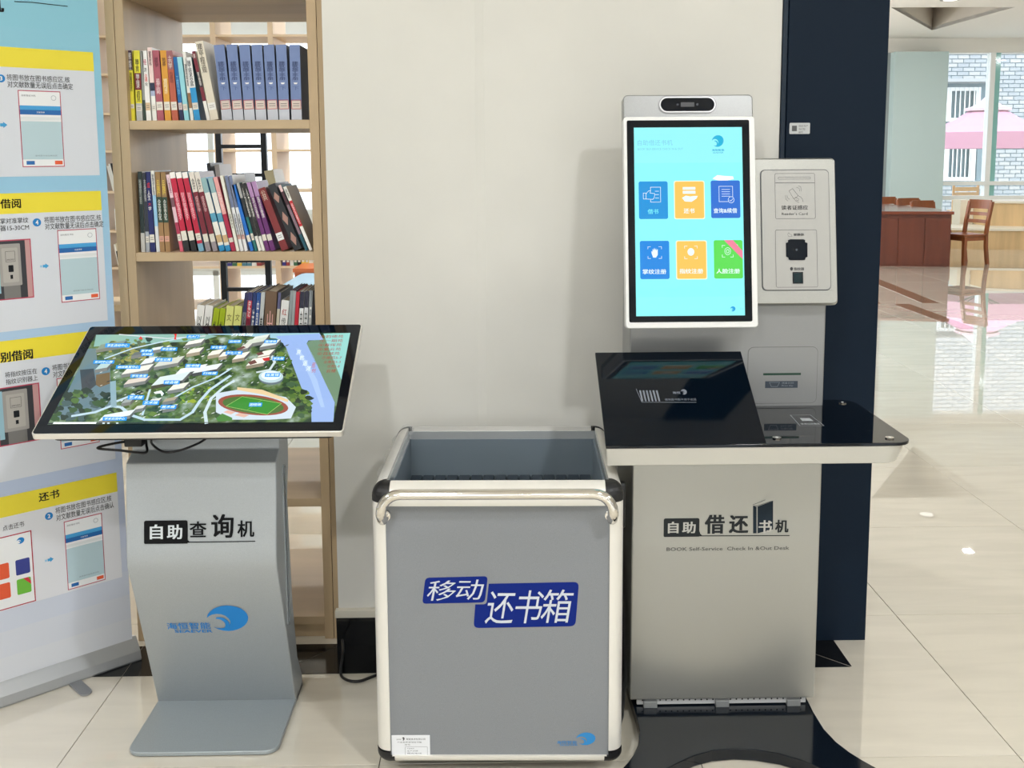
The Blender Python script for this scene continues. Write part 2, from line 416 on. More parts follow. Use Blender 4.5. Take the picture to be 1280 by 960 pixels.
# far window wall: beam, pale blue pier, sill wall, mullions, rails, panes
zb0 = at(1190, 66, Y=YF).z; 
o = MB().box(at(1107, 200, Y=18.4).x - 1.4, 14, YF, YF + .3, zb0, ZC, CEILW).build('wall_far_beam'); tag(o, kind='structure')
pa = at(1107, 200, Y=YF).x; pb = at(1174.5, 160, Y=YF).x
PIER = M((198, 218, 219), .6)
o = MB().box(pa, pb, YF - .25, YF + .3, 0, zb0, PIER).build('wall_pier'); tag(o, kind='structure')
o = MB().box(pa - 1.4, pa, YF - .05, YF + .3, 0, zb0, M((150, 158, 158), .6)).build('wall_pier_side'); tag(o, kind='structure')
zs = at(1230, 229, Y=YF).z
FRW = M((240, 242, 240), .4)
win = MB()
xm = at(1240, 180, Y=YF).x
win.box(xm - .11, xm - .02, YF - .03, YF + .12, 0, zb0, FRW)
o = win.build('window_1'); tag(o, kind='structure')
MB().box(xm - .02, xm + .09, YF + .02, YF + .05, 0, zb0, M((150, 205, 200), .1)).build('pane', o, label='green-tinted glass edge')
x1 = 11.5
for y0 in (229, 247):
    zz = at(1230, y0, Y=YF).z
    MB().box(pb, x1, YF - .05, YF + .06, zz - .035, zz + .035, FRW).build('rail', o)
MB().box(xm + 1.9, xm + 2.0, YF - .03, YF + .1, 0, zb0, FRW).build('mullion', o)
GL = M((225, 240, 240), .02, kind='sheet', alpha=.12)
for xa, xb in ((pb, xm - .11), (xm + .09, xm + 1.9), (xm + 2.0, x1)):
    MB().box(xa, xb, YF + .03, YF + .045, .05, zb0, GL).build('pane', o)
# left part of the far facade: white framed windows behind the book cases
o = MB().box(-9, pa - 1.4, YF, YF + .25, 0, 0.5, CEILW).build('wall_far_left'); tag(o, kind='structure')
o = MB().build('window_2') if False else None
wl2 = MB()
for k in range(8):
    x = -9 + k * 2.0
    if x > pa - 1.5: break
    wl2.box(x - .05, x + .05, YF - .02, YF + .1, .5, ZC, FRW)
wl2.box(-9, pa - 1.4, YF - .02, YF + .1, .5, .58, FRW)
o = wl2.build('window_2'); tag(o, kind='structure')
wf = MB().box(-9, 14, -9.2, -9, 0, 1.0, CEILW).box(-9, 14, -9.2, -9, 2.7, ZC, CEILW)
for k in range(6): wf.box(-9 + k * 4.2, -9 + k * 4.2 + 2.4, -9.2, -9, 1.0, 2.7, CEILW)
o = wf.build('wall_front'); tag(o, kind='structure')
o = MB().box(14, 14.2, -9, YF, 0, ZC, CEILW).build('wall_right'); tag(o, kind='structure')
o = MB().box(-9.2, -9, -9, YF, 0, ZC, CEILW).build('wall_left'); tag(o, kind='structure')

# ---------------------------------------------------------------- outside: courtyard, brick building, parasol
o = MB().box(-30, 45, YF + .3, 60, -.2, -.05, M((190, 188, 180), .8, kind='plaster')).build('ground_outside'); tag(o, kind='structure')
YBD = 27.0
bt = thing('brick_building', 'pale brick building with barred windows across the courtyard', 'building', (13.5, YBD, 0))
BR = [M(c, .8) for c in ((166, 170, 172), (156, 162, 166), (174, 175, 174))]
zt = 5.4
wa = at(1168, 100, Y=YBD); wins = []
for (x0, y0, x1_, y1_) in ((1172, 109, 1226, 152), (1172, 178, 1220, 226)):
    A = at(x0, y1_, Y=YBD); B = at(x1_, y0, Y=YBD); wins.append((A.x - .6, A.z, B.x, B.z))
bw = MB(); MORT = M((112, 130, 138), .8)
xs0, xs1 = 9.5, 19.0
xa, za, xb, zbw = wins[0]; xa2, za2, xb2, zb2 = wins[1]
zcuts = [0, za2, zb2, za, zbw, zt]
bw.box(xs0, xa, YBD, YBD + .3, 0, zt, MORT); bw.box(max(xb, xb2), xs1, YBD, YBD + .3, 0, zt, MORT)
for z0_, z1_ in ((0, za2), (zb2, za), (zbw, zt)): bw.box(xa, max(xb, xb2), YBD, YBD + .3, z0_, z1_, MORT)
bw.build('wall', bt)
bk = MB(); bh, bl = 0.105, 0.30; r = 0; z = 0.02
while z < zt - .1:
    x = xs0 + (0 if r % 2 else -bl / 2)
    while x < xs1:
        xx0, xx1 = x + .012, x + bl - .012
        hit = any(xx1 > W_[0] - .05 and xx0 < W_[2] + .05 and z + bh > W_[1] - .05 and z < W_[3] + .05 for W_ in wins)
        if not hit: bk.box(xx0, xx1, YBD - .018, YBD, z + .01, z + bh - .01, BR[random.randrange(3)])
        x += bl
    z += bh; r += 1
bk.build('brick', bt, kind='stuff')
for (x0, z0_, x1_, z1_) in wins:
    f = MB(); f.box(x0, x1_, YBD - .03, YBD + .06, z1_ - .09, z1_, FRW).box(x0, x1_, YBD - .03, YBD + .06, z0_, z0_ + .09, FRW)
    for x in (x0, x0 + (x1_ - x0) * .5 - .05, x1_ - .12): f.box(x, x + .12, YBD - .03, YBD + .06, z0_ + .09, z1_ - .09, FRW)
    fo = f.build('window', bt)
    MB().box(x0, x1_, YBD + .1, YBD + .12, z0_, z1_, M((70, 92, 100), .1)).build('pane', fo)
    b_ = MB(); n_ = 14
    for i in range(n_):
        xx = x0 + (x1_ - x0) * (i + .5) / n_
        b_.box(xx - .012, xx + .012, YBD - .06, YBD - .04, z0_, z1_, FRW)
    b_.build('window_bars', fo)
MB().box(xs0 - .3, max(xb, xb2) + .25, YBD - .35, YBD + .02, zbw + .12, zbw + .2, BR[0]).build('window_canopy', bt)
# parasol
YU = 22.5
uc = at(1236, 120, Y=YU); pt = at(1236, 122, Y=YU)
t = thing('parasol', 'large pink two-tier parasol in the courtyard outside the glass', 'umbrella', (uc.x, YU, 0))
PINK = M((202, 146, 166), .8); PINKL = M((214, 184, 188), .8)
def canopy(mb, cx, cy, R0, z0, R1, z1, drop, m, seg=8, sag=.06):
    for i in range(seg):
        a0 = 2 * PI * (i + .5) / seg; a1 = 2 * PI * (i + 1.5) / seg
        for q in range(4):
            t0, t1 = q / 4, (q + 1) / 4
            g = lambda a, t_: Vector((cx + math.cos(a) * (R0 + (R1 - R0) * t_), cy + math.sin(a) * (R0 + (R1 - R0) * t_), z0 + (z1 - z0) * t_ - sag * math.sin(PI * t_)))
            mb.poly([g(a0, t0), g(a1, t0), g(a1, t1), g(a0, t1)], m)
        A, B = g(a0, 1), g(a1, 1); dn = Vector((0, 0, -drop))
        mb.poly([A, B, B + dn, A + dn], m)
ztop = at(1236, 120, Y=YU).z; zmid = at(1236, 135, Y=YU).z; zlow = at(1210, 165, Y=YU - 1).z; zbot = at(1210, 186, Y=YU - 1.2).z
rt = (at(1262, 130, Y=YU).x - uc.x)
mb = MB(); canopy(mb, uc.x, YU, .05, ztop, rt, zmid, .06, PINKL); mb.build('canopy_top', t)
mb = MB(); canopy(mb, uc.x, YU, .32, zmid - .02, 1.62, zlow, .34, PINK, sag=.12); o = mb.build('canopy', t)
mb = MB().tube([(uc.x, YU, -.05), (uc.x, YU, ztop)], .035, M((120, 90, 70), .5), 10); mb.build('pole', t)
mb = MB()
for i in range(8):
    a = 2 * PI * (i + .5) / 8; mb.tube([(uc.x, YU, zlow - .35), (uc.x + math.cos(a) * .9, YU + math.sin(a) * .9, zlow + .08)], .012, M((70, 60, 55), .5), 6)
mb.build('strut', t)
MB().disc((uc.x, YU, -.05), (0, 0, 1), .35, .1, M((110, 110, 110), .8)).build('base', t)

# slatted orange chairs outside the glass
def slat_chair(label, x, y, rz, mat, group=None):
    t = thing('slatted_chair', label, 'chair', (0, 0, 0), group)
    mb = MB()
    for i in range(5): mb = MB().box(-.22, .22, -.2 + i * .085, -.2 + i * .085 + .07, .43, .45, mat); mb.build('slat', t)
    for i in range(4): MB().box(-.22, .22, .22 + .012 * i, .235 + .012 * i, .53 + i * .1, .61 + i * .1, mat).build('slat', t)
    for sx_ in (-1, 1):
        MB().box(sx_ * .22 - .02, sx_ * .22 + .02, -.2, -.16, 0, .43, mat).build('leg', t)
        MB().box(sx_ * .22 - .02, sx_ * .22 + .02, .2, .24, 0, .95, mat).build('leg', t)
    t.location = (x, y, -.05); t.rotation_euler = (0, 0, rz); return t
ORG = M((224, 164, 96), .6)
p = at(1205, 262, Y=20.0)
slat_chair('orange slatted chair outside the glass, left of the wide pale mullion', p.x - .05, 20.0, PI * .95, ORG)
p = at(1275, 262, Y=20.0)
slat_chair('brown slatted chair outside the glass at the frame edge', p.x, 20.2, PI * 1.3, M((170, 120, 84), .6))

# ---------------------------------------------------------------- reading corner: counter, desk, chairs
LW = M((222, 190, 142), .45, kind='wood', stretch=(1, 1, 0.1)); LT = M((240, 232, 214), .35)
t = thing('curved_counter', 'low two-tier pale wood counter with cream tops below the far window', 'counter', (8.2, 16.2, 0))
p0 = at(1188, 311, z=0); p1 = at(1300, 312, z=0)
zl = at(1200, 285, Y=p0.y).z
xe = 10.2
def tier(x0, x1_, y0, dep, z0, z1, nm):
    n = 12; F_ = []; B_ = []
    for i in range(n + 1):
        u = i / n; x = x0 + (x1_ - x0) * u; F_.append((x, y0 - .35 * math.sin(PI * u) )); B_.append((x, y0 + dep))
    P = F_ + B_[::-1]
    MB().loft([Vector((x, y, z0)) for x, y in P], [Vector((x, y, z1 - .035)) for x, y in P], LW).build(nm, t)
    P2 = [(x, y - .03) for x, y in F_] + B_[::-1]
    MB().loft([Vector((x, y, z1 - .035)) for x, y in P2], [Vector((x, y, z1)) for x, y in P2], LT).build('counter_top', t)
tier(p0.x - .25, xe, p0.y + .1, .75, 0, zl, 'lower_tier')
zu = at(1260, 251, Y=p0.y + .5).z
tier(at(1234, 270, Y=p0.y + .5).x, xe, p0.y + .5, .5, zl, zu, 'upper_tier')
o = MB().box(at(1200, 270, Y=17.2).x, at(1216, 270, Y=17.2).x, 17.2, 17.5, zl - .1, at(1205, 250, Y=17.2).z, LT).build('planter_block')
tag(o, 'cream block standing behind the low counter by the glass', 'block')

RED = M((106, 50, 29), .35, kind='wood', stretch=(1, 1, .12), dark=.72)
REDT = M((122, 62, 42), .12, kind='wood', stretch=(.12, 1, 1), dark=.8)
YD = at(1190, 335, z=0).y; zd = at(1190, 265, Y=YD).z
q = [at(1055, 264, z=zd), at(1193, 264.5, z=zd), at(1166, 260, z=zd), at(1050, 249.5, z=zd)]
t = thing('reading_desk', 'long dark red wooden desk standing in the far reading corner', 'desk', (q[1].x - .8, YD + .4, 0))
MB().loft([p - Vector((0, 0, .04)) for p in q], [p.copy() for p in q], REDT).build('desk_top', t, bevel=.004)
ctr = sum(q, Vector()) / 4
q2 = [p + (ctr - p).normalized() * .05 for p in q]
Pn = [Vector((p.x, p.y, 0)) for p in q2]
w_ = MB().loft(Pn, [Vector((p.x, p.y, zd - .04)) for p in q2], RED); w_.build('desk_body', t)
for i in range(4):
    a = Pn[0].lerp(Pn[1], i / 4 + .008); b = Pn[0].lerp(Pn[1], (i + 1) / 4 - .008)
    MB().loft([Vector((a.x, a.y - .012, .03)), Vector((b.x, b.y - .012, .03)), Vector((b.x, b.y, .03)), Vector((a.x, a.y, .03))],
              [Vector((a.x, a.y - .012, zd - .09)), Vector((b.x, b.y - .012, zd - .09)), Vector((b.x, b.y, zd - .09)), Vector((a.x, a.y, zd - .09))], RED).build('front_panel', t)

CHW = M((150, 88, 52), .3, kind='wood', stretch=(1, 1, .15), dark=.75)
def wood_chair(label, x, y, rz, group):
    """Chair facing local -Y, its back at +Y."""
    t = thing('wooden_chair', label, 'chair', (0, 0, 0), group)
    MB().box(-.21, .21, -.21, .21, .425, .455, CHW).build('seat', t, bevel=.006)
    MB().box(-.18, .18, -.185, -.165, .36, .425, CHW).box(-.18, .18, .165, .185, .36, .425, CHW).box(-.185, -.165, -.18, .18, .36, .425, CHW).box(.165, .185, -.18, .18, .36, .425, CHW).build('seat_frame', t)
    for sx_ in (-1, 1):
        X0 = sx_ * .19
        MB().loft([Vector((X0 - .02, -.2, 0)), Vector((X0 + .02, -.2, 0)), Vector((X0 + .02, -.16, 0)), Vector((X0 - .02, -.16, 0))],
                  [Vector((X0 - .024, -.205, .425)), Vector((X0 + .024, -.205, .425)), Vector((X0 + .024, -.155, .425)), Vector((X0 - .024, -.155, .425))], CHW).build('leg', t)
        prof = [(0.235, 0), (.20, .25), (.19, .45), (.215, .65), (.27, .93)]
        mb = MB()
        for (ya, z0_), (yb, z1_) in zip(prof[:-1], prof[1:]):
            mb.loft([Vector((X0 - .02, ya - .022, z0_)), Vector((X0 + .02, ya - .022, z0_)), Vector((X0 + .02, ya + .022, z0_)), Vector((X0 - .02, ya + .022, z0_))],
                    [Vector((X0 - .02, yb - .022, z1_)), Vector((X0 + .02, yb - .022, z1_)), Vector((X0 + .02, yb + .022, z1_)), Vector((X0 - .02, yb + .022, z1_))], CHW)
        mb.build('leg', t)
    for z0_, h, y0 in ((.82, .12, .25), (.72, .05, .228), (.61, .05, .21)):
        mb = MB(); n = 8; A = []; 
        F_ = [(-.19 + .38 * i / n, y0 + .03 * math.sin(PI * i / n)) for i in range(n + 1)]
        P = [(x, y - .01) for x, y in F_] + [(x, y + .01) for x, y in reversed(F_)]
        mb.loft([Vector((x, y, z0_)) for x, y in P], [Vector((x, y + .012, z0_ + h + (.015 if h > .1 else 0))) for x, y in P], CHW)
        mb.build('back_rail' if h < .1 else 'top_rail', t)
    t.location = (x, y, 0); t.rotation_euler = (0, 0, rz); t.scale = (1, 1, .91); return t
def dup(root, loc, rotz, label, group=None):
    r = root.copy(); col.objects.link(r); r.location = loc; r.rotation_euler = (0, 0, rotz); r['label'] = label
    if group: r['group'] = group
    for ch in list(root.children):
        c = ch.copy(); col.objects.link(c); c.parent = r
        for g in ch.children:
            d = g.copy(); col.objects.link(d); d.parent = c
    return r
pc = at(1218, 331, z=0)
G = 'wooden chairs round the reading desk'
ch0 = wood_chair('brown wooden chair with slatted back drawn up at the near end of the red desk', pc.x - .09, pc.y + .15, -PI / 2 + .36, G)
for (px_, lab) in ((1110, 'brown wooden chair behind the red desk, farthest left of the three backs'), (1139, 'brown wooden chair behind the red desk, middle of the three backs'), (1157, 'brown wooden chair behind the red desk, nearest its right end')):
    ytop = {1110: 246, 1139: 247.5, 1157: 250.5}[px_]
    yb_ = {1110: 16.6, 1139: 16.1, 1157: 15.6}[px_]
    p = at(px_, ytop, Y=yb_); o = dup(ch0, (p.x, yb_ - .26, 0), 0.2, lab, G); o.scale = (.95, .95, p.z / .955)

# ---------------------------------------------------------------- bookshelf
YS0, YS1 = 3.092, 3.665
bx0, bxi0, bxi1, bx1 = -1.131, -1.077, -0.548, -0.499
sh = thing('bookshelf', 'tall open-backed pale wooden bookshelf standing left of the white pillar', 'bookshelf', (-0.82, 3.38, 0))
for a_, b_ in ((bx0, bx0 + .026), (bx0 + .0275, bxi0)): MB().box(a_, b_, YS0, YS1, 0, 2.25, WOOD).build('side_panel', sh, bevel=.0012)
for a_, b_ in ((bxi1, bxi1 + .028), (bxi1 + .0295, bx1)): MB().box(a_, b_, YS0, YS1, 0, 2.25, WOOD).build('side_panel', sh, bevel=.0012)
SZ = [at(300, 150, Y=YS0).z, at(300, 315.2, Y=YS0).z, 0.845, at(385, 623.5, Y=YS0).z, at(385, 771, Y=YS0).z]
SZ = [SZ[0], SZ[1], SZ[2], SZ[3], SZ[4]]
ztop_shelf = at(300, -4, Y=YS0).z
for z in SZ + [ztop_shelf + .026, 2.25]:
    MB().box(bxi0, bxi1, YS0 + .002, YS1 - .002, z - .026, z, WOODX).build('shelf_board', sh, bevel=.0012)
MB().box(bxi0, bxi1, YS0 + .02, YS0 + .036, 0, SZ[4] - .027, WOODX).build('plinth', sh)
MB().box(bxi0, bxi1, YS1 - .036, YS1 - .02, 0, SZ[4] - .027, WOODX).build('plinth', sh)
MB().disc((bxi1 - .03, YS0 + .30, SZ[4]), (0, 0, 1), .008, .002, BLACKP, 10).build('cam_lock', sh)
MB().disc((bxi1 - .025, YS0 + .30, SZ[3] - .03), (0, 0, -1), .008, .002, BLACKP, 10).build('cam_lock', sh)

PAGES = M((206, 194, 172), .9); 
def book(px_b, w_px, px_t, py_t, py_b, z, bands, desc, text=None, tcol=(240, 240, 235), sticker=None, side=None, depth=.17, y0=3.118, label='', group=None, extra=None, lean_fix=0):
    """bands: list of (end fraction from the top, colour). sticker: (f0, f1, colour)."""
    b = at(px_b, py_b, Y=y0); tp = at(px_t, py_t, Y=y0)
    hx, hz = tp.x - b.x, tp.z - z
    w = (at(px_b + w_px, py_b, Y=y0).x - b.x) * .95
    ang = math.atan2(-hx, hz)                       # + = top leans to the left
    h = math.hypot(hx, hz)
    if ang < 0:                                     # leans right: rests on its bottom right corner
        o_ = Vector((b.x, y0, z + math.sin(-ang) * w))
    else: o_ = Vector((b.x, y0, z))
    Um = Vector((math.cos(ang), 0, math.sin(ang))); Vm = Vector((-math.sin(ang), 0, math.cos(ang)))
    w *= math.cos(ang)
    frm = Frame(o_, Um, Vm); ct = .0022 if w > .012 else .0012
    t = thing('book', label, 'book', tuple(o_), group)
    cv = MB(); f0 = 0
    sidem = M(side or bands[-1][1], .45)
    for f1, c_ in bands:
        cv.slab(frm, [(0, h * (1 - f1)), (w, h * (1 - f1)), (w, h * (1 - f0)), (0, h * (1 - f0))], -.002, 0, M(c_, .4)); f0 = f1
    cv.slab(frm, [(0, 0), (ct, 0), (ct, h), (0, h)], -depth, -.002, sidem)
    cv.slab(frm, [(w - ct, 0), (w, 0), (w, h), (w - ct, h)], -depth, -.002, sidem)
    cv.build('cover', t)
    MB().slab(frm, [(ct, .003), (w - ct, .003), (w - ct, h - .003), (ct, h - .003)], -depth + .004, -.0022, PAGES).build('page_block', t)
    if text:
        mb = MB()
        for (s_, fa, fb, tc_) in text:
            tm = M(tc_, .5); mg = w * .2
            mb.text(frm, s_, mg, h * (1 - fb), w - mg, h * (1 - fa), tm, n=.0005, vertical=True, bold=.01)
        mb.build('title_lettering', t)
    if sticker:
        fa, fb, c_ = sticker
        s_ = MB().slab(frm, [(w * .02, h * (1 - fb)), (w * .98, h * (1 - fb)), (w * .98, h * (1 - fa)), (w * .02, h * (1 - fa))], .0002, .0006, M(c_, .5))
        for kx in (.35, .6): s_.flat(frm, rr(w * .2, h * (1 - fa) - (fb - fa) * h * (kx + .06), w * .8, h * (1 - fa) - (fb - fa) * h * kx, 0), .0008, M((90, 86, 84), .6))
        s_.build('spine_label', t)
    if extra: extra(t, frm, w, h)
    return t
ORD = ['first', 'second', 'third', 'fourth', 'fifth', 'sixth', 'seventh', 'eighth', 'ninth', 'tenth', 'eleventh', 'twelfth', 'thirteenth', 'fourteenth', 'fifteenth',
       'sixteenth', 'seventeenth', 'eighteenth', 'nineteenth', 'twentieth', 'twenty-first', 'twenty-second', 'twenty-third', 'twenty-fourth', 'twenty-fifth',
       'twenty-sixth', 'twenty-seventh', 'twenty-eighth', 'twenty-ninth', 'thirtieth']
W_ = (236, 234, 228); K_ = (24, 24, 28); STK = (226, 220, 208)
YEL = (238, 226, 62); MAR = (120, 26, 46)
# (x bottom, width, x top, y top, bands, description, title text, sticker)
row1 = [
 (163.5, 5.5, 159.2, 63, [(.28, (62, 32, 58)), (1, YEL)], 'thin yellow book with dark purple top', [('建筑工程施工', .03, .27, W_), ('测量放线员', .31, .58, K_)], (.76, .82, STK)),
 (170.9, 7.9, 166.7, 63, [(.32, YEL), (.56, (128, 26, 36)), (.75, YEL), (1, (196, 196, 192))], 'yellow and dark red striped book', [('施工员', .12, .30, K_), ('施工技术', .33, .54, W_), ('资料员', .57, .73, K_)], (.78, .86, STK)),
 (179.3, 3.4, 175.3, 64, [(.7, (150, 152, 146)), (1, (44, 62, 52))], 'very thin grey and dark green book', None, None),
 (183.2, 6.2, 177.2, 63.5, [(1, (240, 238, 234))], 'white book with red and black title', [('经', .12, .2, (190, 60, 100)), ('济', .24, .3, K_), ('法通', .33, .44, (210, 80, 80)), ('论', .45, .5, K_)], (.74, .85, (214, 186, 150))),
 (190.9, 5.5, 184, 59.3, [(.48, (240, 214, 208)), (.59, (30, 38, 66)), (.66, (170, 180, 205)), (1, W_)], 'pinkish white book with navy band', [('建筑材料', .05, .25, (90, 50, 60))], (.78, .86, STK)),
 (196.9, 8.5, 190.2, 63, [(1, (168, 84, 98))], 'rose red book', [('建筑学', .1, .24, (110, 40, 60)), ('混凝土结构', .4, .62, (240, 214, 216))], (.73, .85, STK)),
 (206.4, 7.9, 200, 63, [(1, (218, 154, 52))], 'amber yellow book', [('地基', .1, .22, (110, 70, 30)), ('钢结构设计', .4, .62, (250, 240, 200))], (.73, .85, STK)),
 (215.4, 7.9, 207.5, 63.4, [(.27, (156, 96, 98)), (1, (186, 92, 66))], 'brown and terracotta book', [('土力学', .07, .25, (230, 214, 204)), ('与基础', .3, .46, (120, 50, 40))], (.73, .85, STK)),
 (225, 5, 216.3, 71.3, [(.72, (0, 98, 164)), (1, (26, 34, 76))], 'deep blue book', [('工程力学', .3, .6, (120, 190, 225))], (.72, .83, (210, 190, 190))),
 (230.7, 6, 221.2, 71.5, [(1, (150, 214, 226))], 'light blue book', None, (.74, .84, STK)),
 (238.3, 4, 227.8, 64.2, [(.6, W_), (.82, (150, 112, 74)), (1, W_)], 'white book with brown band', [('建筑构造', .18, .5, (60, 60, 70))], None),
 (243.2, 7.6, 231.6, 71.9, [(.48, (238, 238, 236)), (1, (38, 152, 214))], 'white and bright blue book', [('施工技术交底', .05, .46, (40, 44, 56))], (.72, .83, STK)),
 (258.6, 4.4, 239.6, 64.2, [(.3, MAR), (.52, (40, 24, 34)), (.72, MAR), (1, W_)], 'maroon book with white foot', [('建', .04, .1, W_), ('精品案例', .3, .5, W_)], None),
 (263.4, 10.4, 243.6, 52.2, [(1, (226, 217, 198))], 'thick cream book standing tallest', [('建设工程法规', .03, .4, (90, 80, 70))], (.78, .87, (238, 236, 230))),
]
BL = (112, 132, 178)
def red_frame(t, frm, w, h):
    mb = MB(); y1_ = h * .27; y0_ = h * .145
    for (a, b, c_, d_) in ((.03, y0_, .97, y0_ + .0015), (.03, y1_ - .0015, .97, y1_)): mb.flat(frm, rr(w * a, b, w * c_, d_, 0), .001, M((190, 60, 60), .5))
    for a in (.03, .92): mb.flat(frm, rr(w * a, y0_, w * (a + .05), y1_, 0), .001, M((190, 60, 60), .5))
    mb.flat(frm, [(w * .3, h * .5), (w * .38, h * .478), (w * .62, h * .478), (w * .7, h * .5)], .0006, M((235, 235, 235), .5))
    mb.build('red_label_border', t)
blue_t = [267.1, 282.9, 298.8, 314.2, 329.2, 344.6, 361.5]; blue_b = [277.6, 291.7, 305.8, 320.2, 335, 349.2, 364.4]
ORD7 = ['first', 'second', 'third', 'fourth', 'fifth', 'sixth', 'last']
for i, r in enumerate(row1):
    book(r[0], r[1], r[2], r[3], 149.5, SZ[0], r[4], r[5], r[6], sticker=r[7], label='%s, %s from left on the top shelf' % (r[5], ORD[i]), group='books on the top shelf', depth=.15, side=(24, 74, 96) if i == 11 else None)
for i in range(7):
    book(blue_b[i], 13.6, blue_t[i], 56 if i else 56.5, 149.5, SZ[0], [(.82, BL), (1, (196, 200, 210))], '', [('建筑施工手册', .22, .47, (50, 66, 110)), ('下', .55, .6, (80, 100, 150))], sticker=(.74, .85, (214, 200, 190)),
         label='thick blue-grey volume, %s of the seven alike on the top shelf' % ORD7[i], group='blue-grey volumes on the top shelf', depth=.20, side=(86, 92, 108), extra=red_frame)

